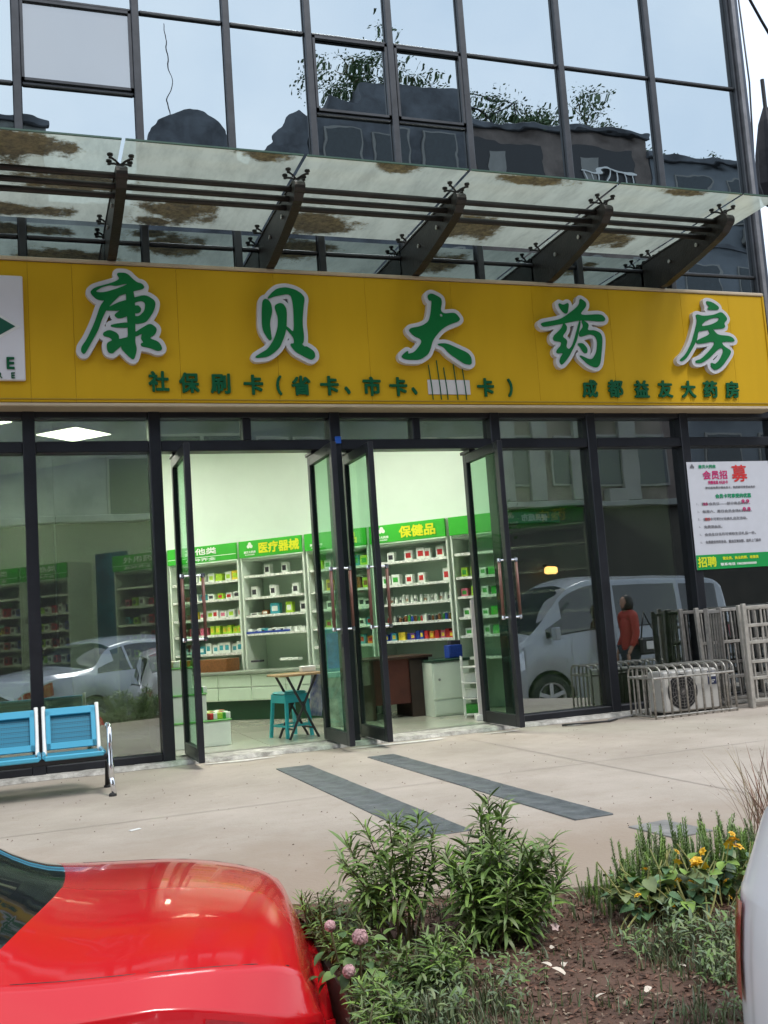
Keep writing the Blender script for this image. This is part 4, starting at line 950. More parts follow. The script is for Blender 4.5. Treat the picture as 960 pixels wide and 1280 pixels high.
#cage('steel_cage', 'small dark hooped steel guard close to the glass left of the air conditioner cage', 4.52, 4.90, -.60, -.25, .41, 6, mat('cage_dark', (.12, .12, .115), .45, .5, var=.3, vscale=20), 'cage', None)
# --- stacked railing panels to the right
def railing(label, x0, x1, y, h, n, m, rz=0, mids=(), tilt=0, thick=.012, top_box=False):
    c = thing('railing_panel', label, 'railing', (x0, y, 0), R(rz), 'steel railing panels stacked beside the air conditioner'); L = x1 - x0
    c.rotation_euler.x = R(tilt)
    me = MB().bbox(-.007, .007, -.007, .007, .06, h - .02, .002).mesh('bar', m)
    for i in range(n): link('bar', me, c, (L * (i + .5) / n + rnd.uniform(-.003, .003), 0, 0), (0, R(rnd.uniform(-.4, .4)), 0))
    for x in (0, L): MB().bbox(x - .018, x + .018, -.018, .018, 0, h + .02, .004).build('post', m, c)
    for z in (.06, h - .015) + tuple(mids): MB().bbox(.018, L - .018, -.013, .013, z - .014, z + .014, .003).build('rail', m, c)
LG = mat('railing_cream', (.38, .36, .32), .45, .1, var=.2, vscale=18)
MG = mat('railing_grey', (.20, .19, .175), .45, .4, var=.3, vscale=18)
DG = mat('railing_dark', (.07, .07, .07), .45, .4, var=.3, vscale=18)
#railing('dark steel railing panel nearest the glass, behind the others', 5.20, 6.3, -.45, .84, 12, DG, mids=(.36,))
railing('grey railing panel second from the glass behind the air conditioner cage', 5.56, 6.8, -.14, .86, 12, MG, mids=(.37,), tilt=-2)
railing('grey railing panel standing crosswise at the left end of the stack', 5.62, 5.92, -.40, .85, 5, MG, rz=32, mids=(.37,))
railing('pale grey railing panel third from the glass in the stack', 5.66, 6.8, -.25, .86, 14, mat('railing_pale', (.30, .285, .26), .45, .2, var=.25, vscale=18), mids=(.56, .25), tilt=-3)
railing('cream white railing panel at the front of the stack with four cross rails', 5.84, 7.6, -.62, .87, 15, LG, mids=(.70, .555, .39, .25))
railing('cream white railing panel close behind the front one', 5.88, 7.6, -.54, .86, 16, LG, mids=(.56, .26), tilt=-2)
pp = MB().tube([(.28, .02, .20), (.36, .05, .2), (.40, .2, .12), (.41, .36, .10), (.41, .44, .22)], .018, 8).build('refrigerant_pipe', mat('pipe_wrap', (.55, .54, .5), .8, var=.2, vscale=30), ac, smooth=True)
MB().tube([(-.1, .12, .05), (-.2, .2, .015), (-.5, .15, .012), (-.72, .05, .012)], .008, 6).build('drain_hose', mat('grey_hose', (.2, .2, .2), .6), ac, smooth=True)
# cables and clutter lying at the foot of the glass
o = MB().tube([(4.1, -.42, .012), (4.22, -.50, .02), (4.36, -.46, .012), (4.5, -.5, .012), (4.62, -.42, .012)], .008, 6).build('cable', BLACKP, smooth=True); tag(o, 'black cable lying on the ground at the foot of the glass beside the cage', 'cable')
o = MB().bbox(-.03, .03, -.012, .012, 0, .004, .001).build('paper_scrap', WHITEP); o.location = (.485, -2.6, .001); o.rotation_euler.z = .5; tag(o, 'small white scrap of paper on the open pavement above the red car', 'litter')

# ================================================================= BACKGROUND AT THE RIGHT EDGE
cb = MB().tube([(9.9, 3.2, 9.6), (9.93, 3.2, 8.2), (9.86, 3.2, 7.1), (9.72, 3.2, 6.35), (9.64, 3.2, 5.9)], .014, 6).build('hanging_cable', BLACKP, smooth=True); tag(cb, 'dark cable hanging down beside the right edge of the building', 'cable')
for (a, c_, l, r_) in (((9.7, 3, 9.75), (11.6, 3.4, 7.9), 'thick dark cable crossing the top right corner', .022), ((6.98, 2.2, 7.0), (12, 5.5, 5.2), 'thin wire running from the building corner to the right', .006),
                   ((6.99, 1.6, 4.95), (12, 3.0, 3.6), 'dark cable sloping down from the corner beside the canopy end', .022), ((6.99, 1.8, 4.6), (12, 3.0, 4.3), 'flat dark cable tray below the sloping cable', .03)):
    a = Vector(a); c_ = Vector(c_); pts = [a.lerp(c_, k / 8) - Vector((0, 0, .25 * math.sin(PI * k / 8))) for k in range(9)]
    o = MB().tube(pts, r_, 6).build('overhead_cable', BLACKP, smooth=True); tag(o, l, 'cable')
# folded dark awning cloth hanging
fw = MB(); vs = []; prof = [(8.0, .02), (7.75, .10), (7.3, .17), (6.8, .2), (6.55, .14), (6.42, .03)]
for z, r_ in prof:
    for k in range(14):
        a = 2 * PI * k / 14; rr = r_ * (1 + .25 * (k % 2)); vs.append((10.34 + rr * math.cos(a), 3.4 + rr * math.sin(a), z))
fs = [(i * 14 + k, i * 14 + (k + 1) % 14, (i + 1) * 14 + (k + 1) % 14, (i + 1) * 14 + k) for i in range(5) for k in range(14)]
o = MB().add(vs, fs).build('folded_awning', mat('dark_cloth', (.03, .03, .035), .8, var=.3)); tag(o, 'dark folded awning cloth hanging at the right edge beside the upper windows', 'awning')
MB().tube([(10.34, 3.4, 6.4), (10.34, 3.4, -.65)], .05, 10).build('pole', STAINLESS, o)
MB().tube([(10.34, 3.4, 6.4), (10.34, 3.4, 8.4)], .03, 10).build('mast', BLACKP, o)
# ================================================================= VEHICLES
def paint(name, c, rough=.22, metal=.0):
    m = mat(name, c, rough, metal, coat=.55, var=.02, vscale=.6, spec=.35); return m
CARGL = mat('car_glass', (.012, .016, .016), .04, spec=.9, coat=.6)
TRIM = mat('black_trim', (.02, .02, .02), .5)
def interp(keys, x):
    xs = [k[0] for k in keys]; ys = [k[1] for k in keys]
    if x <= xs[0]: return ys[0]
    if x >= xs[-1]: return ys[-1]
    i = max(j for j in range(len(xs)) if xs[j] <= x)
    x0, x1 = xs[i], xs[i + 1]; h = x1 - x0; t = (x - x0) / h
    def sl(j):
        if j == 0: return (ys[1] - ys[0]) / (xs[1] - xs[0])
        if j == len(xs) - 1: return (ys[-1] - ys[-2]) / (xs[-1] - xs[-2])
        a = (ys[j] - ys[j - 1]) / (xs[j] - xs[j - 1]); b = (ys[j + 1] - ys[j]) / (xs[j + 1] - xs[j])
        return 0 if a * b <= 0 else 2 * a * b / (a + b)
    m0, m1 = sl(i) * h, sl(i + 1) * h
    return (2 * t**3 - 3 * t**2 + 1) * ys[i] + (t**3 - 2 * t**2 + t) * m0 + (-2 * t**3 + 3 * t**2) * ys[i + 1] + (t**3 - t**2) * m1
def vehicle(name, label, cat, loc, rz, L, W, top, belt, wheels, pm, sides, screens, wr=.31, sill=.22, gh_in=.70, scale=1.0, group=None, lights=True, hubs=ALLOY, gaps=(), deckw=.88, lean=.0, endr=.5, nose=.30, bows=(), crown=.03):
    v = thing(name, label, cat, loc, rz, group); v.scale = (scale,) * 3
    def sec(x):
        t = 2 * x / L - 1
        d = min(x, L - x); er = endr if x < L / 2 else endr * 1.1
        q = max(0, 1 - d / er); wf = 1 - (nose * (1 - math.sqrt(max(0, 1 - q ** 2)))) - .03 * t * t
        w_ = W / 2 * wf
        zt = interp(top, x); be = min(interp(belt, x), zt - .045)
        zb = sill
        for xc in wheels:
            Ra = wr + .055; dx = abs(x - xc)
            if dx < Ra: zb = max(zb, wr + math.sqrt(Ra * Ra - dx * dx))
        zb += .10 * max(0, 1 - d / .18) ** 2 if zb == sill else 0
        g = max(0, min(1, (zt - be - .08) / .38))
        wt = w_ * (deckw - (deckw - gh_in) * g); z3 = zt - crown * (1 - g) - .03 * g - .045 * g
        m = be - zb
        return [(w_ * .965, zb), (w_ * .995, zb + m * .22), (w_, zb + m * .5), (w_ * .985, zb + m * .82), (w_ * .955, be), (wt, z3), (wt * .55, zt - .008 - (crown - .03) * .32 * (1 - g)), (0, zt)]
    def pt_(x, s):       # s in 0..7 along the section, straight between belt and roof edge, smooth elsewhere
        P = sec(x); i = min(6, int(s)); t = s - i
        if i in (4,): a, b = P[4], P[5]; return (a[0] + (b[0] - a[0]) * t, a[1] + (b[1] - a[1]) * t)
        lo, hi = (0, 4) if i < 4 else (5, 7)
        p0 = P[max(lo, i - 1)]; p1 = P[i]; p2 = P[i + 1]; p3 = P[min(hi, i + 2)]
        if i == 6: p3 = (-P[6][0], P[6][1])
        f = lambda a, b, c, d_: .5 * ((2 * b) + (-a + c) * t + (2 * a - 5 * b + 4 * c - d_) * t * t + (-a + 3 * b - 3 * c + d_) * t ** 3)
        return (f(p0[0], p1[0], p2[0], p3[0]), f(p0[1], p1[1], p2[1], p3[1]))
    SV = [0, .5, 1, 1.5, 2, 2.5, 3, 3.5, 3.92, 4, 4.1, 4.5, 4.9, 5, 5.15, 5.4, 5.7, 6, 6.35, 6.7, 7]
    xs = set([0, .02, .06, .12, L - .02, L - .06, L - .12, L] + [L * i / 60 for i in range(61)])
    for xc in wheels:
        for k in range(-9, 10): xs.add(xc + (wr + .055) * math.sin(k * PI / 18))
    for a, b, *_ in list(sides) + list(screens): xs.update((a, b))
    xs = sorted(x for x in xs if 0 <= x <= L); xs = [x for i, x in enumerate(xs) if i == 0 or x - xs[i - 1] > .004]
    def X(x, s=0):
        d = 0
        if s > 5:
            for xb, amp, sp in bows: d += amp * (math.sin(PI / 2 * (s - 5) / 2) if amp > 0 else 0) * math.exp(-((x - xb) / sp) ** 2)
        if s > 4:
            wS = (s - 4) if s < 5 else (1 - (s - 5) / 2) ** 1.5
            for xb, amp, sp in bows:
                if amp < 0: d += -amp * wS * math.exp(-((x - xb) / sp) ** 2)
        return x - L / 2 + d
    parts = {'body': MB()}; glassq = MB(); 
    ids = {}
    def vid(mb, key, p):
        k = (id(mb), key)
        if k not in ids: ids[k] = len(mb.v); mb.v.append(p)
        return ids[k]
    winboxes = [(a, b, sa, sb, 'side_window') for a, b, sa, sb in sides] + [(a, b, 5.0, 7, 'windscreen' if a > L / 2 else 'rear_window') for a, b in screens]
    mbs = {}
    for i in range(len(xs) - 1):
        for j in range(len(SV) - 1):
            xm = (xs[i] + xs[i + 1]) / 2; sm_ = (SV[j] + SV[j + 1]) / 2; tgt = ('body', None)
            for n_, (a, b, sa, sb, nm) in enumerate(winboxes):
                if a - 1e-4 < xm < b + 1e-4 and sa < sm_ < sb: tgt = (nm, n_)
            for side in (1, -1):
                key = tgt if tgt[0] != 'side_window' else (tgt[0], tgt[1], side)
                mb = mbs.setdefault(key, MB())
                q = []
                for (a, c) in ((i, j), (i + 1, j), (i + 1, j + 1), (i, j + 1)):
                    y, z = pt_(xs[a], SV[c]); q.append(vid(mb, (a, c, side if SV[c] < 7 else 0), (X(xs[a], SV[c]), y * side, z)))
                mb.f.append(tuple(q[::-1] if side > 0 else q))
    body = mbs[('body', None)]
    for e_, i in ((0, 0), (1, len(xs) - 1)):
        ring = [pt_(xs[i], s) for s in SV]; n = len(ring)
        off = -.03 if e_ == 0 else .03
        o_ = len(body.v)
        loop = [(X(xs[i]), y, z) for y, z in ring] + [(X(xs[i]), -y, z) for y, z in ring[-2::-1]]
        zc = sum(p[2] for p in loop) / len(loop)
        inner = [(X(xs[i]) + off, p[1] * .93, zc + (p[2] - zc) * .88) for p in loop]
        body.v += loop + inner; m_ = len(loop)
        for k in range(m_):
            kk = (k + 1) % m_; f_ = (o_ + k, o_ + kk, o_ + m_ + kk, o_ + m_ + k); body.f.append(f_ if e_ == 0 else f_[::-1])
        f_ = tuple(range(o_ + m_, o_ + 2 * m_)); body.f.append(f_ if e_ == 0 else f_[::-1])
    for key, mb in mbs.items():
        mb.build(key[0], pm if key[0] == 'body' else CARGL, v, smooth=True)
    # dark window surrounds and panel gaps as fine raised lines
    def line(pts, r_, nm='panel_gap', m_=TRIM):
        for sd_ in (1, -1): MB().tube([(X(x, s), pt_(x, s)[0] * sd_ * 1.0008, pt_(x, s)[1] - .0012) for x, s in pts], r_, 5).build(nm, m_, v, smooth=True)
    for a, b, sa, sb in sides: line([(a, sa), (b, sa)] if b - a < .2 else [(a + (b - a) * k / 8, sa) for k in range(9)], .010, 'window_trim')
    for g_ in gaps: line(g_, .0022)
    # underbody
    MB().bbox(-L / 2 + .15, L / 2 - .15, -W / 2 * .72, W / 2 * .72, sill - .02, .62, .02).build('underbody', BLACKP, v)
    # wheels
    for xc in wheels:
        for sd_ in (1, -1):
            yy = sd_ * (W / 2 - .10)
            w_ = link('wheel', None, v, (X(xc), yy, wr))
            MB().lathe([(wr * .66, -.09), (wr * .9, -.098), (wr, -.07), (wr, .07), (wr * .9, .098), (wr * .66, .09)], 28, axis='y', caps=False).build('tyre', RUBBER, w_, smooth=True)
            rm = MB().lathe([(wr * .60, -.03), (wr * .60, .075), (wr * .67, .092), (wr * .67, -.092), (wr * .60, -.075), (wr * .60, -.03)], 24, axis='y', caps=False)
            for k in range(5):
                Tm = Matrix.Rotation(2 * PI * k / 5, 4, 'Y'); rm.bbox(-.028, .028, sd_ * .07 - .012, sd_ * .07 + .012, .02, wr * .64, .004, Tm)
            rm.lathe([(.05, sd_ * .06), (.05, sd_ * .088)], 14, axis='y'); rm.build('rim', hubs, w_)
            MB().lathe([(wr * .64, -.03), (wr * .64, .03)], 20, axis='y').build('brake_disc', BLACKP, w_)
    def patch(x0, x1, s0, s1, off, nm, m_, nx=8, ns=6, sides_=(1, -1)):
        for sd_ in sides_:
            q = MB()
            for i in range(nx + 1):
                for j in range(ns + 1):
                    x = x0 + (x1 - x0) * i / nx; s = s0 + (s1 - s0) * j / ns; y, z = pt_(x, s)
                    q.v.append((X(x) + (-off if x < L / 2 else off) * (1 if x < .4 or x > L - .4 else 0), (y + off) * sd_, z + off * .2))
            for i in range(nx):
                for j in range(ns):
                    f_ = (i * (ns + 1) + j, (i + 1) * (ns + 1) + j, (i + 1) * (ns + 1) + j + 1, i * (ns + 1) + j + 1); q.f.append(f_[::-1] if sd_ > 0 else f_)
            q.build(nm, m_, v, smooth=True)
    v_patch = patch
    return v, patch, pt_, X, line
TAIL = mat('tail_light_red', (.35, .005, .008), .12, coat=.6, var=.2, vscale=30)
HEAD = mat('head_light', (.6, .62, .65), .08, .5, coat=.8, var=.3, vscale=30)
PLATE = mat('plate_blue', (.01, .05, .3), .4)
SED_TOP = [(0, .80), (.03, .90), (.08, .99), (.18, 1.03), (.45, 1.07), (.62, 1.08), (.80, 1.10), (1.5, 1.40), (1.9, 1.455), (2.4, 1.46), (2.75, 1.42), (3.45, 1.02), (3.55, .985), (4.2, .86), (4.45, .74), (4.55, .60)]
SED_BELT = [(0, .80), (.5, .95), (2.5, .93), (3.6, .88), (4.55, .70)]
SED_GAPS = [[(x, 5.15) for x in (.10, .2, .3, .4, .5, .6, .70)],
            [(2.45, s) for s in (.6, 1.5, 2.5, 3.5, 4)], [(1.62, s) for s in (1.2, 2, 3, 4)], [(3.5, s) for s in (.6, 1.5, 2.5, 3.5, 4)], [(3.6, 5.0), (3.9, 5.1), (4.3, 5.3)]]
def sedan(name, label, loc, rz, pm, scale=1.0, endr=.75, nose=.34, plate=True):
    v, patch, pt_, X, line = vehicle(name, label, 'car', loc, rz, 4.55, 1.80, SED_TOP, SED_BELT, (.98, 3.62), pm,
        [(1.05, 1.42, 4.1, 4.5), (1.42, 1.66, 4.1, 4.9), (1.70, 2.42, 4.1, 4.9), (2.50, 3.05, 4.1, 4.9), (3.05, 3.28, 4.1, 4.5)], [(.80, 1.44), (2.82, 3.46)], scale=scale, gaps=SED_GAPS, endr=endr, nose=nose, bows=((.84, -.17, .34), (3.5, .14, .4)), crown=.065)
    patch(.0, .34, 2.7, 3.75, .006, 'tail_light', TAIL)
    patch(4.15, 4.5, 2.6, 3.7, .006, 'head_light', HEAD)
    if plate: MB().bbox(-2.325, -2.305, -.25, .25, .62, .75, .003).build('number_plate', PLATE, v)
    MB().bbox(-2.32, -2.26, -.62, .62, .33, .42, .01).build('bumper_insert', TRIM, v)
    MB().bbox(2.27, 2.315, -.5, .5, .42, .62, .01).build('grille', TRIM, v)
    for sd_ in (1, -1):
        MB().lathe([(.01, -.09), (.06, -.07), (.075, 0), (.06, .05), (.01, .06)], 12, (X(3.2), sd_ * .97, .98), axis='y').build('door_mirror', pm, v, smooth=True)
        for x in (2.0, 2.95): MB().bbox(X(x) - .09, X(x) + .09, sd_ * .895 - .012, sd_ * .895 + .012, .84, .865, .005).build('door_handle', pm, v)
    return v
RP = paint('red_car_paint', (.56, .006, .012), .2)
SP = paint('silver_car_paint', (.40, .435, .47), .22, .2)
WP_ = paint('white_car_paint', (.82, .82, .82), .25)
RZ = R(170)           # front points left and slightly towards the shop
hd = Vector((math.cos(RZ), math.sin(RZ)))
rear = Vector((.77, -4.90)); ctr = rear + hd * 2.275 * .88
red_car = sedan('parked_car', 'glossy red car cut by the lower left corner of the photo, boot in view', (ctr.x, ctr.y, -.72), RZ, RP, .88, .72, .38, False)
a = R(-36); rear2 = Vector((-.52, -9.80)); c2_ = rear2 + Vector((math.cos(a), math.sin(a))) * 2.275 * 1.2
sedan('parked_car', 'silver sedan reflected in the left windows above the blue bench', (c2_.x, c2_.y, -.72), a, paint('bright_silver_paint', (.48, .52, .57), .22, .2), 1.2)
# silver van behind the camera to the right
VT = [(0, 1.15), (.04, 1.5), (.12, 1.82), (.35, 1.95), (2.4, 2.02), (2.75, 1.95), (3.5, 1.26), (3.62, 1.16), (3.9, 1.04), (4.02, .85)]
VB = [(0, 1.2), (3.4, 1.12), (4.02, .85)]
v, patch, pt_, X, line = vehicle('parked_van', 'silver minivan with dark windows reflected in the windows right of the doors', 'van', (8.93, -7.02, -.72), PI, 4.02, 1.66, VT, VB, (.80, 3.28), SP,
    [(.28, .95, 4.1, 4.9), (1.03, 2.1, 4.1, 4.9), (2.2, 3.0, 4.1, 4.9), (3.0, 3.28, 4.1, 4.5)], [(2.85, 3.52)], wr=.32, gaps=[[(1.0, s) for s in (1, 2, 3, 4)], [(2.15, s) for s in (.6, 2, 3, 4)], [(3.0, s) for s in (1.6, 3, 4)], [(x, 2.2) for x in (.3, 1, 1.5, 2.2, 2.8)]], gh_in=.84, deckw=.9, endr=.4, nose=.2, scale=1.08)
patch(3.66, 3.98, 2.4, 3.6, .006, 'head_light', HEAD); patch(.0, .16, 2.4, 3.9, .006, 'tail_light', TAIL)
for sd_ in (1, -1): MB().bbox(X(3.2) - .04, X(3.2) + .04, sd_ * .86, sd_ * 1.0 if sd_ > 0 else sd_ * .86, 1.12, 1.30, .01).build('door_mirror', SP, v) if sd_ > 0 else MB().bbox(X(3.2) - .04, X(3.2) + .04, -1.0, -.86, 1.12, 1.30, .01).build('door_mirror', SP, v)
# small white car at the right edge, rear towards the shop
MT = [(0, .95), (.03, 1.08), (.10, 1.17), (.3, 1.28), (.7, 1.45), (1.5, 1.47), (2.0, 1.05), (2.3, .92), (2.42, .7)]
MBt = [(0, .95), (2.0, .9), (2.42, .7)]
v, patch, pt_, X, line = vehicle('parked_car', 'small white car at the lower right edge, only its rear corner in view', 'car', (2.20, -7.20, -.72), -PI / 2, 2.42, 1.52, MT, MBt, (.45, 1.98), WP_,
    [(.55, 1.1, 4.1, 4.9), (1.15, 1.7, 4.1, 4.9)], [(.12, .6), (1.55, 2.0)], wr=.26, gaps=[[(.5, s) for s in (1, 2, 3, 4)], [(1.12, s) for s in (1, 2, 3, 4)]], gh_in=.78, endr=.35, nose=.18, scale=1.06)
patch(.015, .10, 2.6, 3.8, .006, 'tail_light', TAIL)
MB().bbox(-1.235, -1.18, -.66, .66, .42, .60, .02).build('bumper', WP_, v)
MB().bbox(-1.25, -1.236, -.2, .2, .66, .78, .003).build('number_plate', PLATE, v)

# ================================================================= PERSON (walking past on the lane, seen as a reflection)
SKIN = mat('skin', (.45, .26, .18), .5, var=.05)
def skin_body(name, verts, edges, radii, m, parent, sub=2):
    me = bpy.data.meshes.new(name); me.from_pydata(verts, edges, []); me.materials.append(m)
    o = link(name, me, parent); o.modifiers.new('skin', 'SKIN'); s = o.modifiers.new('sub', 'SUBSURF'); s.levels = sub; s.render_levels = sub
    sv_ = me.skin_vertices[0].data
    for i, r_ in enumerate(radii): sv_[i].radius = (r_, r_) if not isinstance(r_, tuple) else r_
    sv_[0].use_root = True
    o.modifiers['skin'].use_smooth_shade = True
    return o
pr = thing('person', 'person in red jacket and dark trousers, reflected in the window right of the doors', 'person', (8.75, -5.75, -.635), R(180))
vb = [(0, 0, .95), (0, 0, 1.12), (0, 0, 1.32), (0, 0, 1.45), (.01, 0, 1.52), (.03, 0, 1.60),
      (0, .09, .90), (.06, .10, .50), (-.06, .10, .08), (.10, .11, .03), (0, -.09, .90), (.0, -.10, .49), (-.16, -.10, .10), (-.02, -.11, .04),
      (0, .17, 1.40), (-.05, .22, 1.14), (.08, .20, .92), (.12, .19, .85), (0, -.17, 1.40), (.02, -.23, 1.14), (.12, -.20, .93), (.16, -.19, .86)]
eb = [(0, 1), (1, 2), (2, 3), (3, 4), (4, 5), (0, 6), (6, 7), (7, 8), (8, 9), (0, 10), (10, 11), (11, 12), (12, 13), (3, 14), (14, 15), (15, 16), (16, 17), (3, 18), (18, 19), (19, 20), (20, 21)]
rb_ = [(.09, .13), (.08, .11), (.08, .12), (.05, .06), .045, .055, .085, .06, .04, .04, .085, .06, .04, .04, .055, .042, .03, .028, .055, .042, .03, .028]
body_ = skin_body('body', vb, eb, rb_, SKIN, pr)
hdm = MB().lathe([(.01, 1.50), (.05, 1.515), (.07, 1.56), (.082, 1.62), (.078, 1.68), (.05, 1.72), (.01, 1.735)], 18, (.02, 0, 0)); hdm.build('head', SKIN, pr, smooth=True)
MB().lathe([(.086, 1.52), (.098, 1.60), (.094, 1.68), (.062, 1.735), (.01, 1.755)], 18, (-.005, 0, 0)).build('hair', mat('black_hair', (.015, .01, .008), .5), pr, smooth=True)
f_ = MB(); f_.lathe([(.001, .028), (.012, .0)], 8, (.10, 0, 1.61), axis='x'); f_.build('nose', SKIN, pr)
for s_ in (-1, 1): MB().lathe([(.001, .0), (.008, .002), (.001, .006)], 8, (.094, s_ * .03, 1.635), axis='x').build('eye', BLACKP, pr)
MB().bbox(.086, .092, -.02, .02, 1.565, 1.573, .002).build('mouth', mat('lips', (.4, .12, .1), .5), pr)
RJ = mat('red_jacket', (.38, .05, .035), .75, var=.15, vscale=12); DT = mat('dark_trousers', (.035, .045, .06), .8)
skin_body('jacket', [(0, 0, 1.22), (0, 0, 1.02), (0, 0, .86), (0, 0, 1.49), (0, .17, 1.43), (-.05, .225, 1.14), (.07, .205, .95), (0, -.17, 1.43), (.02, -.235, 1.14), (.11, -.205, .96)],
          [(0, 1), (1, 2), (0, 3), (3, 4), (4, 5), (5, 6), (3, 7), (7, 8), (8, 9)], [(.13, .17), (.13, .16), (.14, .17), (.08, .09), .08, .06, .045, .075, .06, .045], RJ, pr)
skin_body('trousers', [(0, 0, .93), (0, .09, .88), (.06, .10, .50), (-.055, .10, .12), (0, -.09, .88), (0, -.10, .49), (-.15, -.10, .14)], [(0, 1), (1, 2), (2, 3), (0, 4), (4, 5), (5, 6)], [(.12, .15), .10, .075, .06, .10, .075, .06], DT, pr)
for x, y in ((.03, .105), (-.08, -.105)): MB().bbox(x - .13, x + .12, y - .045, y + .045, .0, .075, .02).build('shoe', BLACKP, pr)
for sx_, yy, zz in ((.125, .19, .85), (.165, -.19, .86)):
    q = MB(); q.bbox(sx_ - .012, sx_ + .014, yy - .035, yy + .035, zz - .10, zz, .008)
    for k in range(4): q.tube([(sx_, yy - .027 + k * .018, zz - .09), (sx_ + .008, yy - .029 + k * .019, zz - .13 - .01 * (k in (1, 2))), (sx_ + .02, yy - .028 + k * .018, zz - .155 - .012 * (k in (1, 2)))], .008, 6)
    q.tube([(sx_ + .01, yy - .03, zz - .03), (sx_ + .035, yy - .05, zz - .065), (sx_ + .04, yy - .045, zz - .095)], .009, 6); q.build('hand', SKIN, pr, smooth=True)
bg_ = thing('shoulder_bag', 'black shoulder bag with a white patch hanging at the hip of the red jacket', 'bag', (8.93, -5.48, -.62), 0)
MB().bbox(-.19, .17, -.05, .05, .82, 1.08, .03).build('bag_body', BLACKP, bg_); MB().bbox(-.1, .05, .051, .055, .9, 1.02, .002).build('patch', WHITEP, bg_)
MB().tube([(-.15, 0, 1.06), (-.05, -.08, 1.3), (.0, -.11, 1.46), (.06, -.08, 1.3), (.14, 0, 1.06)], .012, 6).build('strap', BLACKP, bg_, smooth=True)
# ================================================================= PLANTS
def leafm(name, c, var=.35):
    m = mat(name, c, .5, var=var, vscale=14)
    return m
LM = [leafm('leaf_mid_green', (.13, .215, .05)), leafm('leaf_fresh_green', (.20, .32, .06)), leafm('leaf_grey_green', (.16, .205, .08)), leafm('leaf_dark_green', (.06, .115, .035))]
for m in LM: m.node_tree.nodes['Principled BSDF'].inputs['Subsurface Weight'].default_value = 0
STEM = mat('stem_green_brown', (.10, .095, .04), .6, var=.3, vscale=20)
YSTEM = mat('stem_yellow_green', (.28, .27, .09), .55, var=.3, vscale=20)
DEAD = mat('dead_leaf_tan', (.42, .34, .25), .8, var=.3, vscale=20)
def leaf_geo(L, w, droop, fold=.25, n=5, tip=1.0, base=.15, twist=0.0, heart=False):
    vs = []; fs = []
    for i in range(n + 1):
        t = i / n
        if heart: wd = w * (math.sin(PI * min(1, (t * .92 + .08))) ** .7) * (1.15 - .55 * t)
        else: wd = w * (math.sin(PI * (base + (1 - base) * t)) ** .8) if t < 1 else 0
        a = droop * t; x = L * (math.sin(a) / droop if droop else t); z = -L * ((1 - math.cos(a)) / droop if droop else 0)
        tw = twist * t
        for s in (-1, 0, 1): vs.append((x, s * wd * math.cos(tw), z + abs(s) * wd * fold + s * wd * math.sin(tw)))
    for i in range(n):
        for s in (0, 1): k = i * 3 + s; fs.append((k, k + 3, k + 4, k + 1))
    return vs, fs
def leaf_set(L, w, mats, kinds=((.5, .3), (1.0, .2), (1.6, .2), (.2, .35)), heart=False, n=5):
    out = []
    for m in mats:
        for d, f in kinds:
            vs, fs = leaf_geo(L, w, d, f, n, twist=rnd.uniform(-.5, .5), heart=heart); out.append((vs, fs, MB().add(vs, fs).mesh('leaf', m, True), m))
    return out
CAMP = Vector((0, -8, .94))
def place_leaves(root, items, lset, nind=280, name='leaf', mass='leaf_mass'):
    """items: (position, yaw, pitch, roll, scale, variant). The nearest nind become single leaves, the rest one mass."""
    base = root.location
    items = sorted(items, key=lambda it: (it[0] + base - CAMP).length)
    rest = {}
    for k, (p, yaw, pit, rol, sc, vi) in enumerate(items):
        vs, fs, me, m = lset[vi % len(lset)]
        e = Euler((rol, -pit, yaw), 'XYZ')
        if k < nind:
            o = link(name, me, root, p, e); o.scale = (sc,) * 3
        else:
            Mx = Matrix.Translation(p) @ e.to_matrix().to_4x4() @ Matrix.Scale(sc, 4)
            rest.setdefault(m, MB()).add([Mx @ Vector(v_) for v_ in vs], fs)
    if rest:
        # one mesh with several materials
        allb = MB(); mi = []; mats = list(rest)
        for i, m in enumerate(mats): allb.add(rest[m].v, rest[m].f); mi += [i] * len(rest[m].f)
        me = allb.mesh(mass, None, True)
        for m in mats: me.materials.append(m)
        me.polygons.foreach_set('material_index', mi); link(mass, me, root, kind='stuff')
def stem_pts(b, tipp, bend, n=7):
    b = Vector(b); t_ = Vector(tipp); return [b.lerp(t_, k / n) + Vector((bend[0], bend[1], 0)) * math.sin(PI * k / n) for k in range(n + 1)]
WL = leaf_set(.078, .0062, [LM[0], LM[1], LM[2], LM[0]])
def willow_bush(label, loc, stems, nper, seed, start=.3, nind=280, lsc=1.0, side=.0, fresh=1):
    r = random.Random(seed); root = thing('leafy_shrub', label, 'shrub', loc)
    items = []
    for (bx, by, tx, ty, h) in stems:
        pts = stem_pts((bx, by, 0), (tx, ty, h), (r.uniform(-.03, .03), r.uniform(-.03, .03)))
        MB().tube(pts, .004, 5, rs=[.0045 - .003 * k / (len(pts) - 1) for k in range(len(pts))]).build('stem', STEM, root)
        n = nper
        for i in range(n):
            t = start + (1 - start) * (i / n) ** .75; f = t * (len(pts) - 1); k = min(len(pts) - 2, int(f)); p = pts[k].lerp(pts[k + 1], f - k)
            yaw = i * 2.4 + r.uniform(-.5, .5); pit = .75 * (t - start) / (1 - start) + r.uniform(-.45, .25) + (.3 if i > n - 7 else 0)
            rr = r.random()
            items.append((p + Vector((math.cos(yaw), math.sin(yaw), 0)) * .006, yaw, pit, r.uniform(-.4, .4), lsc * r.uniform(.6, 1.15) * (.72 if i > n - 6 else 1), r.randrange(16)))
    place_leaves(root, items, WL, nind); return root
r = random.Random(3)
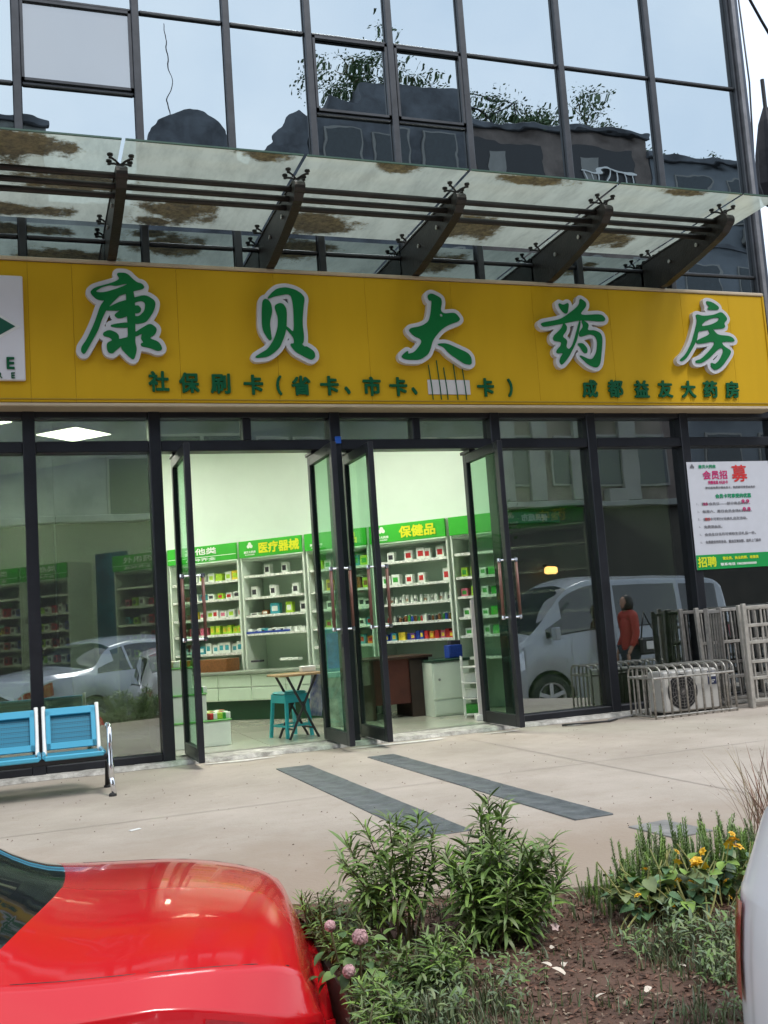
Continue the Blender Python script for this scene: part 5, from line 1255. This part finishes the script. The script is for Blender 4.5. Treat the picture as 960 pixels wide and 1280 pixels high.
st_ = [(0, 0, -.13, .02, .33), (.02, .02, -.07, .04, .375), (.03, 0, .0, .0, .40), (.0, .03, .04, .06, .37), (.05, .02, .10, .0, .39), (.03, -.02, .14, -.02, .35), (-.02, 0, -.17, -.04, .30), (.02, -.03, .03, -.07, .34), (-.03, 0, -.10, -.05, .20), (.06, 0, .12, -.05, .26), (.0, -.02, -.03, -.06, .28)]
willow_bush('tall narrow leaved shrub left of the pair, its top against the left paving strip', (1.04, -4.92, -.05), st_, 62, 11, .38)
st_ = []
for i in range(26):
    a = r.uniform(0, 2 * PI); q = r.random() ** .6; st_.append((.06 * math.cos(a), .06 * math.sin(a), .02 + .20 * q * math.cos(a) + .02, .16 * q * math.sin(a), r.uniform(.22, .36) - .06 * q))
st_ += [(.03, .03, .06, .08, .43), (.05, .03, .10, .07, .415), (.04, .02, .02, .06, .40), (.08, .0, .20, .0, .27), (.08, -.02, .24, -.05, .2)]
willow_bush('bushy bright green narrow leaved shrub right of the tall one, spilling over the soil', (1.31, -5.02, -.06), st_, 74, 12, .22, 290)
st_ = [(r.uniform(-.06, .06), r.uniform(-.05, .05), r.uniform(-.16, .16), r.uniform(-.12, .10), r.uniform(.08, .17)) for _ in range(16)]
willow_bush('low grey green narrow leaved plant at the foot of the shrubs beside the red car', (1.0, -5.25, -.06), st_, 26, 13, .15, 200, .8)
st_ = [(r.uniform(-.04, .04), r.uniform(-.05, .05), r.uniform(-.08, .08), r.uniform(-.10, .10), r.uniform(.10, .2)) for _ in range(12)]
willow_bush('small leafy seedling cluster left of the tall shrub, right behind the red car corner', (1.03, -4.72, -.03), st_, 24, 15, .1, 200, .7)
for (lx, ly, sd, lb, hh) in ((.87, -4.72, 21, 'leafy seedlings on the rim of the bed directly behind the red car corner', .15), (.86, -5.0, 22, 'leafy seedlings on the bed rim above the pink flowers beside the red car', .15), (.80, -5.5, 23, 'leafy seedlings on the bed rim at the bottom edge touching the red car', .10)):
    st_ = [(r.uniform(-.05, .05), r.uniform(-.08, .08), r.uniform(-.09, .07), r.uniform(-.12, .12), r.uniform(.5, 1.1) * hh) for _ in range(13)]
    willow_bush(lb, (lx, ly, -.04), st_, 24, sd, .08, 200, .62)
# --- hydrangea beside the red car
HY = leaf_set(.05, .018, [LM[3], LM[0]], heart=True)
hy = thing('pink_hydrangea', 'small plant with faded pink flower heads squeezed between the red car and the shrubs', 'flowering plant', (.80, -5.28, -.05))
items = []
for i in range(60):
    a = r.uniform(0, 6.28); rr = r.uniform(.01, .11); items.append((Vector((rr * math.cos(a), rr * math.sin(a), r.uniform(.04, .17))), a, r.uniform(-.5, .5), r.uniform(-.4, .4), r.uniform(.6, 1.1), r.randrange(8)))
place_leaves(hy, items, HY, 60)
PK = mat('faded_pink', (.46, .27, .27), .7, var=.35, vscale=40)
pet = MB()
vs, fs = leaf_geo(.010, .006, .6, .2, 2, heart=True); petm = MB().add(vs, fs)
for (fx, fy, fz, fr) in ((-.0, -.05, .18, .022), (-.06, .02, .20, .015), (-.045, -.08, .11, .017)):
    q = MB()
    for i in range(70):
        th = math.acos(1 - 2 * (i + .5) / 70); ph = i * 2.4; d = Vector((math.sin(th) * math.cos(ph), math.sin(th) * math.sin(ph), math.cos(th)))
        Mx = Matrix.Translation(Vector((fx, fy, fz)) + d * fr * r.uniform(.75, 1)) @ d.to_track_quat('Z', 'Y').to_matrix().to_4x4() @ Matrix.Rotation(r.uniform(0, 6), 4, 'Z')
        for k in range(3): q.add([(Mx @ Matrix.Rotation(k * 2.1, 4, 'Z')) @ Vector(v_) for v_ in vs], fs)
    MB().tube([(fx * .3, fy * .3, 0), (fx * .8, fy * .8, fz * .6), (fx, fy, fz)], .003, 5).build('stem', STEM, hy)
    q.build('flower_head', PK, hy)
# --- broad leaved plant with yellow flowers
BL = leaf_set(.052, .022, [LM[2], leafm('leaf_blue_green', (.10, .19, .085)), LM[1]], heart=True, kinds=((.5, .25), (1.0, .15), (.2, .4)))
yf = thing('yellow_flower_plant', 'broad leaved plant with yellow flowers and bare yellowish stems in the right of the bed', 'flowering plant', (1.90, -5.13, -.06))
items = []; YF = mat('petal_yellow', (.72, .42, .02), .5, var=.2, vscale=40)
bases = [(-.12, .0), (-.09, .03), (.0, -.05), (.05, -.06), (.1, .02), (.2, .05), (.16, -.02), (-.02, .05)]
for (bx, by) in bases:
    for k in range(7):
        a = r.uniform(0, 6.28); tx, ty = bx + .13 * math.cos(a), by + .08 * math.sin(a) + .02; h = r.uniform(.09, .23)
        pts = stem_pts((bx, by, 0), (tx, ty, h), (r.uniform(-.03, .03), 0)); MB().tube(pts, .0022, 5).build('stem', YSTEM, yf)
        for j in range(5):
            t = .55 + .45 * j / 6; q = pts[min(7, int(t * 7))]; yaw = r.uniform(0, 6.28)
            items.append((q + Vector((0, 0, r.uniform(0, .02))), yaw, r.uniform(-.4, .3), r.uniform(-.5, .5), r.uniform(.6, 1.25), r.randrange(9)))
place_leaves(yf, items, BL, 290)
vs5, fs5 = leaf_geo(.020, .009, .8, .2, 3, heart=True)
fl_me = MB()
for k in range(6):
    Mx = Matrix.Rotation(k * PI / 3, 4, 'Z') @ Matrix.Rotation(-.35, 4, 'Y'); fl_me.add([Mx @ Vector(v_) for v_ in vs5], fs5)
for k in range(5):
    Mx = Matrix.Rotation(k * 1.256 + .5, 4, 'Z') @ Matrix.Rotation(-.9, 4, 'Y') @ Matrix.Scale(.7, 4); fl_me.add([Mx @ Vector(v_) for v_ in vs5], fs5)
fm = fl_me.mesh('flower', YF, True)
for (fx, fy, fz, s_) in ((-.0, -.03, .195, .7), (.075, -.02, .185, 1.0), (.088, -.03, .17, 1.0), (.06, -.03, .175, .9), (.235, .0, .225, 1.1), (.245, -.01, .205, 1.0), (.225, .01, .21, .8), (-.02, -.05, .14, .9), (.02, -.06, .135, .7), (-.06, -.08, .08, .7), (.18, -.02, .11, .6), (.25, .02, .24, .6), (-.16, -.04, .12, .6), (-.1, .0, .18, .7), (.13, .02, .2, .7), (.3, -.03, .16, .6), (.04, .03, .21, .6), (.16, -.06, .07, .5)):
    o = link('flower', fm, yf, (fx, fy, fz), (r.uniform(.3, 1.3), r.uniform(-.4, .4), r.uniform(0, 6))); o.scale = (s_ * 1.2,) * 3
for (a, c_) in (((.02, -.12, .0), (-.03, -.06, .15)), ((.02, -.12, .0), (.06, -.05, .18)), ((.0, -.13, .0), (-.14, .03, .12)), ((-.22, -.02, .02), (-.08, .03, .09)), ((-.26, -.08, .01), (-.12, .0, .07)), ((.0, -.12, .0), (.10, -.08, .12)), ((-.1, -.02, .0), (-.17, .05, .13)), ((-.02, -.04, 0), (-.2, .04, .14))):
    MB().tube(stem_pts(a, c_, (r.uniform(-.03, .03), 0)), .003, 5).build('bare_stem', YSTEM, yf)
# --- upright spiky ground shrub behind the yellow flowers
SPK = leaf_set(.016, .0032, [LM[3], LM[0], LM[2]], kinds=((.4, .2), (.8, .2)), n=2)
jn = thing('spiky_shrub', 'dense low shrub of upright spikes behind the yellow flowers, along the pavement edge', 'shrub', (2.05, -4.92, -.04))
items = []
vsS, fsS = leaf_geo(.024, .0036, .4, .2, 2)
def sprig_mesh(h, m, seed):
    rr = random.Random(seed); q = MB(); q.tube([(0, 0, 0), (rr.uniform(-.008, .008), rr.uniform(-.008, .008), h)], .0022, 4)
    n = int(h * 420)
    for i in range(n):
        z = h * (.15 + .85 * i / n); a = i * 2.4; Mx = Matrix.Translation((0, 0, z)) @ Matrix.Rotation(a, 4, 'Z') @ Matrix.Rotation(-.9 - rr.uniform(-.3, .3), 4, 'Y') @ Matrix.Scale(1.15 - .55 * i / n, 4)
        q.add([Mx @ Vector(v_) for v_ in vsS], fsS)
    return q.mesh('sprig', m, True)
spm = [sprig_mesh(h, m, i) for i, (h, m) in enumerate(((.19, LM[0]), (.22, LM[1]), (.26, LM[0]), (.20, LM[2]), (.16, LM[1]), (.24, LM[2])))]
for i in range(290):
    px = -.34 + .78 * r.random(); py = -.12 + .22 * r.random() - .04 * px
    o = link('sprig', r.choice(spm), jn, (px, py, 0), (r.uniform(-.25, .25), r.uniform(-.25, .25), r.uniform(0, 6))); o.scale = (r.uniform(.6, .98) * (1 - .5 * max(0, -px - .15) / .15),) * 3
# --- dry reddish grass at the right edge
DRY = mat('dry_red_grass', (.20, .11, .075), .8, var=.3, vscale=25); DRY2 = mat('dry_tan_grass', (.33, .27, .17), .8, var=.3, vscale=25)
dg = thing('dry_grass_tuft', 'dry reddish grass with thin arching blades at the right edge', 'grass tuft', (2.68, -4.62, -.02))
for i in range(90):
    a = r.uniform(0, 2 * PI); L_ = r.uniform(.25, .50); rr = L_ * r.uniform(.25, .75); w_ = r.uniform(.0015, .0032)
    vs = []; n = 7
    for k in range(n + 1):
        t = k / n; x = rr * t ** 1.4; z = L_ * (t - .25 * t * t * (rr / L_ * 1.6)); ww = w_ * (1 - t) ** .6
        vs += [(x, -ww, z), (x, ww, z)]
    o = MB().add(vs, [(2 * k, 2 * k + 1, 2 * k + 3, 2 * k + 2) for k in range(n)]).build('blade', DRY if i % 3 else DRY2, dg); o.location = (r.uniform(-.06, .06), r.uniform(-.06, .06), 0); o.rotation_euler.z = a
# --- ground cover (weeds and short grass)
gc = {}
def blade(q, x, y, z, h, a, lean, w_):
    c, s = math.cos(a), math.sin(a); q.add([(x - s * w_, y + c * w_, z), (x + s * w_, y - c * w_, z), (x + c * lean * .4 + s * w_ * .7, y + s * lean * .4 - c * w_ * .7, z + h * .6), (x + c * lean * .4 - s * w_ * .7, y + s * lean * .4 + c * w_ * .7, z + h * .6), (x + c * lean, y + s * lean, z + h)], [(0, 1, 2, 3), (3, 2, 4)])
qs = [MB() for _ in range(3)]; 
def dens(x, y):
    return 1.0 if (x < 1.12 and y < -5.08 + .1 * math.sin(x * 9)) else (.9 if (x > 1.62 and y < -5.22 + .05 * math.sin(x * 20) and x + .6 * y > -1.72) else (.28 if mnoise.noise((x * 5, y * 5, 2)) > .12 else .02))
n = 0
while n < 32000:
    x = r.uniform(.62, 2.6); y = r.uniform(-6.3, -4.5)
    if not inside((x, y), bed_poly): n += 1; continue
    n += 1
    if r.random() > dens(x, y) * (.6 + .8 * mnoise.noise((x * 8, y * 8, 7))): continue
    for _ in range(2): blade(qs[r.randrange(3)], x + r.uniform(-.01, .01), y + r.uniform(-.01, .01), soil_z(x, y), r.uniform(.012, .055), r.uniform(0, 6.28), r.uniform(.0, .03), r.uniform(.001, .0032))
wd = MB(); mi = []
for i, q in enumerate(qs): wd.add(q.v, q.f); mi += [i] * len(q.f)
me = wd.mesh('ground_weeds', None, False)
for m in (leafm('weed_green', (.09, .135, .05)), leafm('weed_grey_green', (.13, .16, .09)), leafm('weed_olive', (.12, .12, .055))): me.materials.append(m)
me.polygons.foreach_set('material_index', mi); tag(link('ground_weeds', me), 'short green weeds and grass covering parts of the planting bed', 'ground cover', kind='stuff')
# --- weeds: rosettes of small leaves standing singly
RO = leaf_set(.035, .005, [LM[2], leafm('weed_pale', (.14, .19, .10)), LM[0]], kinds=((.5, .3), (1.0, .2)), n=3)
for (x, y, s_, l) in ((.86, -5.46, 1.3, 'pale rosette weed at the bottom edge just right of the red car'), (1.0, -5.40, 1.4, 'rosette weed in front of the bushy shrub'), (1.12, -5.52, 1.3, 'rosette weed at the bottom edge of the photo below the shrubs'), (1.68, -5.62, 1.4, 'rosette weed at the lower right beside the white car'), (1.74, -5.40, 1.6, 'tall weed between the yellow flowers and the white car'), (1.82, -5.28, 1.5, 'weed under the yellow flowers at the right'), (1.60, -5.82, 1.2, 'weed in the lowest right corner of the bed'), (1.24, -5.38, 1.2, 'small weed on the bare soil'),
        (.93, -4.66, 1.6, 'weed at the top left corner of the bed behind the red car'), (.91, -4.88, 1.7, 'weed at the left rim of the bed beside the red car tail'), (.88, -5.10, 1.6, 'weed overhanging the bed rim just above the pink flowers'), (.80, -5.52, 1.7, 'lowest weed on the bed rim touching the red car'),
        (.92, -5.30, 1.5, 'weed directly below the pink flowers'), (1.06, -5.28, 1.5, 'weed between the two shrubs at their feet'), (.95, -5.55, 1.4, 'weed at the bottom edge between the red car and the shrubs'), (1.18, -5.30, 1.3, 'weed under the left side of the bushy shrub'), (1.88, -5.42, 1.7, 'weed nearest the white car at the right edge'), (1.74, -5.55, 1.6, 'weed low down left of the white car'), (1.62, -5.36, 1.3, 'weed left of the grassy patch at the right')):
    rt = thing('weed', l, 'weed', (x, y, soil_z(x, y))); items = []
    for i in range(90):
        a = i * 2.4; t = i / 90; items.append((Vector((r.uniform(-.05, .05), r.uniform(-.05, .05), .06 * s_ * t)), a, r.uniform(.1, 1.1), r.uniform(-.3, .3), s_ * .62 * r.uniform(.5, 1.1), r.randrange(6)))
    place_leaves(rt, items, RO, 90)
# --- bark and leaf litter on the soil
lt = MB(); mi = []
for i in range(20000):
    x = r.uniform(.62, 2.9); y = r.uniform(-6.3, -4.45)
    if not inside((x, y), bed_poly): continue
    a = r.uniform(0, 6.28); s_ = r.uniform(.003, .013); h = s_ * r.uniform(.3, .6); c, s = math.cos(a), math.sin(a); z = soil_z(x, y) + r.uniform(.0, .006); ti = r.uniform(-.5, .5)
    lt.add([(x + c * s_, y + s * s_, z + ti * s_), (x - s * h, y + c * h, z + h * .3), (x - c * s_, y - s * s_, z - ti * s_), (x + s * h, y - c * h, z + h * .6)], [(0, 1, 2), (0, 2, 3)]); mi += [r.choice((0, 0, 0, 1, 1, 2))] * 2
me = lt.mesh('leaf_litter', None)
for m in (mat('bark_brown', (.095, .05, .032), .9, var=.4, vscale=30), mat('bark_red_brown', (.17, .085, .055), .9, var=.3, vscale=30), mat('litter_tan', (.28, .21, .15), .9, var=.3, vscale=30)): me.materials.append(m)
me.polygons.foreach_set('material_index', mi); tag(link('leaf_litter', me), 'brown bark chips and crumbled leaves scattered over the soil of the bed', 'leaf litter', kind='stuff')
gr = MB()
for i in range(900):
    x = r.uniform(-1.5, 6); y = -4.9 + 4.6 * r.random() ** 2.2
    if y < -4.05 - .22 * (x - 1): continue
    a = r.uniform(0, 6.28); s_ = r.uniform(.002, .007); c, s = math.cos(a) * s_, math.sin(a) * s_
    gr.add([(x + c, y + s, .005), (x - s * .6, y + c * .6, .009), (x - c, y - s, .005), (x + s * .6, y - c * .6, .0055)], [(0, 1, 2), (0, 2, 3)])
tag(gr.build('grit', MATS['bark_brown']), 'scattered specks of grit and leaf crumbs on the pavement', 'grit', kind='stuff')
DL = [MB().add(*leaf_geo(.045, .012, d, .5, 4)).mesh('dry_leaf', mat('white_dry_leaf', (.62, .54, .44), .7, var=.15, vscale=40), True) for d in (.4, 1.2)]
for (x, y, a, l) in ((1.345, -5.33, 2.0, 'pale curled dry leaf in front of the bushy shrub, left of the pair'), (1.375, -5.35, .9, 'pale curled dry leaf, right of the pair in front of the bushy shrub'), (1.35, -5.40, 2.6, 'small pale dry leaf lying just below the pair on the soil'), (1.42, -5.19, .4, 'pale dry leaf under the right side of the bushy shrub'),
                     (1.665, -5.50, 2.2, 'pale dry leaf below the yellow flowers on bare soil'), (1.33, -5.60, .1, 'pale dry leaf at the bottom of the bare soil'), (1.47, -5.02, .2, 'pale dry leaf at the far edge of the bare soil between the plants'), (1.46, -5.62, .5, 'brownish white dry leaf low on the bare soil')):
    o = link('dry_leaf', r.choice(DL), None, (x, y, soil_z(x, y) + .012), (r.uniform(-.3, .3), -r.uniform(.1, .7), a)); o.scale = (r.uniform(.7, 1.05),) * 3; tag(o, l, 'dry leaf')
for (x, y, w_) in ((1.36, -5.12, .02), (1.22, -5.08, .018), (1.47, -5.13, .016)):
    q = MB()
    for k in range(5): q.add([Matrix.Rotation(k * 1.256, 4, 'Z') @ Matrix.Rotation(-.5, 4, 'Y') @ Vector(v_) for v_ in vs5], fs5)
    o = q.build('small_blossom', mat('pale_pink_petal', (.65, .48, .45), .6)); o.location = (x, y, .08 if x < 1.4 else .0); o.rotation_euler = (.9, 0, 0); o.scale = (.8,) * 3; tag(o, 'pale pink blossom low in the bushy shrub, at x side %s' % ('left' if x < 1.3 else 'middle' if x < 1.4 else 'right').replace('x side ', ''), 'blossom')

# ================================================================= THE OTHER SIDE OF THE STREET (seen as reflections)
YO = -24.0
OW = mat('grey_render', (.25, .265, .25), .85, var=.35, vscale=.7); OD = mat('dark_shopfront', (.045, .04, .03), .6, var=.4, vscale=.6); OWIN = mat('dark_window_glass', (.035, .045, .05), .12, var=.2); OB = mat('brown_render', (.17, .14, .125), .85, var=.5, vscale=.8); ODK = mat('dark_grey_render', (.10, .11, .125), .8, var=.55, vscale=.9); OPL = mat('pale_pilaster', (.26, .26, .245), .8, var=.2, vscale=1)
def opp(label, x0, x1, z1, m, wins, roofline=None, depth=9, base=True):
    b_ = thing('terrace_building', label, 'building', ((x0 + x1) / 2, YO, -.72), 0, None); ox = (x0 + x1) / 2
    if roofline:
        pl = [(x0, -.72)] + [(x1, -.72)] + roofline[::-1]; n = len(pl)
        vs = [(x - ox, 0, z + .65) for x, z in pl] + [(x - ox, -depth, z + .65) for x, z in pl]
        MB().add(vs, [tuple(range(n)), tuple(range(2 * n - 1, n - 1, -1))] + [(i, n + i, n + (i + 1) % n, (i + 1) % n) for i in range(n)]).build('wall', m, b_)
    else: MB().box(x0 - ox, x1 - ox, -depth, 0, 0, z1 + .65).build('wall', m, b_); MB().bbox(x0 - ox - .1, x1 - ox + .1, -.1, .18, z1 + .5, z1 + .75, .03).build('parapet', ODK, b_)
    if base:
        MB().box(x0 - ox + .02, x1 - ox - .02, .0, .06, 0, 5.25).build('shopfront', OD, b_)
        MB().bbox(x0 - ox, x1 - ox, .0, .5, 5.25, 5.45, .02).build('ledge', OW, b_)
    for zf in (8.0, 11.3, 14.6):
        if zf < z1 - 1 and not roofline: MB().box(x0 - ox + .05, x1 - ox - .05, 0, .10, zf + .65, zf + .85).build('string_course', ODK, b_)
    for (wx, wz, ww, wh) in wins:
        if (int(wx * 3) + int(wz)) % 3 == 0 and wz > 6: MB().bbox(wx - ox - .4, wx - ox + .4, .02, .42, wz + .65 - wh / 2 - .75, wz + .65 - wh / 2 - .2, .03).build('air_conditioner', OPL, b_)
        f = MB().bbox(wx - ox - ww / 2 - .08, wx - ox + ww / 2 + .08, 0, .08, wz + .65 - wh / 2 - .08, wz + .65 + wh / 2 + .08, .01).build('window', OPL, b_)
        MB().box(wx - ox - ww / 2, wx - ox + ww / 2, .08, .10, wz + .65 - wh / 2, wz + .65 + wh / 2).build('pane', OWIN, f)
    return b_
def grid(x0, x1, n, zs, w_, h): return [(x0 + (x1 - x0) * (i + .5) / n, z, w_, h) for z in zs for i in range(n)]
opp('grey building block opposite, reflected in the leftmost upper panes', -14, .9, 17.2, OW, grid(-12, 0, 4, (6.3, 9.6, 12.8), 1.5, 1.9))
opp('low grey block opposite between the left block and the domed roof', .905, 4.0, 14.5, OW, [(3.3, 5.7, 1.5, 1.7), (3.0, 9.6, 1.5, 1.9)])
arc = [(4.05 + 2.9 * k / 12, 16.4 + 1.95 * math.sin(PI * (.12 + .8 * k / 12)) ** .8) for k in range(13)]
opp('dark building opposite with a rounded dome roof', 4.05, 6.95, 18, ODK, grid(4.05, 6.9, 2, (6.3, 9.6), 1.3, 1.8), arc)
opp('dark gabled building opposite with a sloping roofline', 7.0, 9.7, 18, ODK, grid(7.2, 9.6, 2, (6.3, 9.6), .9, 1.8), [(7.0, 16.7), (7.6, 16.6), (8.4, 17.6), (9.4, 18.8), (9.7, 18.4)])
opp('tall dark block opposite with stepped roof edge', 9.75, 15.7, 19.7, ODK, grid(10, 15.4, 3, (6.3, 9.6, 13, 17.3), 1.2, 1.5), [(9.75, 18.6), (10.2, 18.6), (10.25, 19.2), (11.4, 19.2), (11.45, 19.9), (15.7, 19.9)])
bb = opp('brown block opposite with open loggias below its roof garden', 15.75, 23.1, 18.9, OB, grid(16, 22.8, 4, (6.3, 9.6, 13), 1.3, 1.7))
for x in (17.3, 21.0): MB().box(x - 19.425 - 1.4, x - 19.425 + 1.4, .0, .03, 17.2, 18.9).build('loggia_opening', BLACKP, bb); MB().box(x - 19.425 - .9, x - 19.425 - .2, .03, .05, 17.2, 18.5).build('loggia_door', OPL, bb)
for k in range(7): MB().box(1.6 - .9 + k * .35, 1.6 - .86 + k * .35, .1, .13, 17.2, 18.0).build('baluster', WHITEP, bb)
MB().box(.6, 3.0, .1, .14, 17.95, 18.02).build('handrail', WHITEP, bb)
opp('grey block opposite at the far right with shrubs on its roof', 23.15, 40, 18.2, mat('slate_render', (.16, .18, .20), .85, var=.2, vscale=.5), grid(24, 39, 6, (6.3, 9.6, 13, 16.6), 1.5, 1.8))
for x in (16.3, 18.4): MB().box(x - .35, x + .35, YO + .001, YO + .2, 5.0, 9.2).build('pilaster', OPL, bb, ) if False else None
for x, w_ in ((15.9, .35), (17.2, .3), (18.9, .35), (21, .35)):
    MB().bbox(x - 19.425 - w_, x - 19.425 + w_, .0, .22, 5.5, 11, .02).build('pilaster', OPL, bb)
# lit warm lantern and green shop board on the opposite shopfronts
la = thing('shop_lantern', 'small warm lit lantern on the opposite shopfront, reflected beside the right door', 'lantern', (17.2, YO + .5, 2.2)); MB().bbox(-.2, .2, -.15, .15, 0, .25, .05).build('lamp_glass', mat('warm_lamp', (1, .6, .2), .5, emit=(1, .55, .15), emits=3.0), la); MB().bbox(-.23, .23, -.18, .18, .25, .32, .03).build('cap', BLACKP, la); MB().bbox(-.03, .03, -.44, -.2, .15, .2, .01).build('bracket', BLACKP, la)
gs = thing('shop_board', 'dark green shop board on the opposite shopfront', 'sign', (16.9, YO + .12, 4.2)); MB().bbox(-1.0, 1.0, 0, .08, -.2, .2, .02).build('board', mat('board_green', (.01, .10, .045), .4), gs)
text('lettering', '便民超市', .26, mat('dull_white', (.3, .36, .32), .6), gs, (0, .085, 0), (PI / 2, 0, PI), bold=.01)
# trees and roof plants over there
def tree(label, x, y, z, h, rad, n, seed, m, trunk=True, name='roof_shrub', cat='shrub'):
    rr = random.Random(seed); t_ = thing(name, label, cat, (x, y, z)); q = MB()
    if trunk:
        MB().tube([(0, 0, 0), (.05, 0, h * .4), (-.05, .1, h * .8)], .12, 7, rs=[rad * .07, rad * .05, rad * .02]).build('trunk', STEM, t_)
        for k in range(5):
            a = k * 1.3; MB().tube([(0, 0, h * (.3 + .08 * k)), (rad * .5 * math.cos(a), rad * .5 * math.sin(a), h * (.55 + .08 * k))], .03, 5, rs=[rad * .03, rad * .01]).build('limb', STEM, t_)
    clumps = [(rr.gauss(0, .45) * rad, rr.gauss(0, .35) * rad, h * (.12 + .8 * rr.random())) for _ in range(26)]
    for i in range(n):
        c = rr.choice(clumps); p = Vector((c[0] + rr.gauss(0, .17) * rad, c[1] + rr.gauss(0, .17) * rad, c[2] + rr.gauss(0, .10) * h)); s_ = rr.uniform(.03, .09)
        d = Vector((rr.gauss(0, 1), rr.gauss(0, 1), rr.gauss(0, 1))).normalized(); a = d.orthogonal().normalized() * s_; b_ = d.cross(a) * .6
        q.add([p - a, p - b_, p + a, p + b_], [(0, 1, 2, 3)])
    q.build('crown', m, t_); return t_
tree('tall thin leaved roof tree on the dark stepped block opposite', 11.8, YO - 1.5, 19.7, 2.3, 1.5, 2600, 1, LM[3], name='roof_tree', cat='tree')
tree('rounded roof shrub on the dark stepped block opposite', 13.8, YO - 1.5, 19.9, 1.2, 1.4, 1500, 2, LM[3])
tree('shrub at the left end of the brown block roof garden', 16.6, YO - 1.5, 18.9, 1.5, 1.6, 2000, 3, LM[3])
tree('dense shrub in the middle of the brown block roof garden', 18.9, YO - 1.4, 18.9, 1.7, 1.8, 2600, 4, LM[3])
tree('airy roof tree at the right end of the brown block roof garden', 21.4, YO - 1.5, 18.9, 2.5, 1.2, 1200, 5, LM[3], name='roof_tree', cat='tree')
tree('left roof shrub on the far right block opposite', 24.6, YO - 1.5, 18.2, .8, .9, 500, 6, LM[3])
tree('right roof shrub on the far right block opposite', 27.0, YO - 1.5, 18.2, .9, 1.0, 600, 7, LM[3])
q = MB(); 
for (a, b_) in (((15.9, 0), (15.9, 1.7)), ((18.2, 0), (18.2, 1.4)), ((15.9, 1.6), (18.2, 1.35)), ((16.2, .3), (18.1, 1.3)), ((16.2, 1.3), (18.0, .3))): q.tube([(a[0] - 17, YO * 0 - 1, a[1]), (b_[0] - 17, -1, b_[1])], .035, 5)
o = q.build('roof_trellis', BLACKP); o.location = (17, YO, 18.9); tag(o, 'thin dark trellis frame standing on the brown block roof', 'trellis')
o = MB().tube([(0, 0, 0), (.15, 0, 1.6), (.0, 0, 3.6)], .018, 5).build('antenna', BLACKP); o.location = (4.9, YO - 1, 18.0); tag(o, 'thin bent antenna rising from the dome roof opposite', 'antenna')
# street trees seen low behind the parked cars
tree('street tree in front of the grey block opposite, left', -2.5, -18, -.72, 4.6, 1.8, 2500, 8, LM[3], name='street_tree', cat='tree')
tree('street tree in front of the tall dark block opposite', 12.0, -19, -.72, 5.0, 1.9, 2500, 9, LM[3], name='street_tree', cat='tree')
struct(MB().box(-60, 80, YO, -20.5, -.72, -.5).build('far_pavement', PAVE))
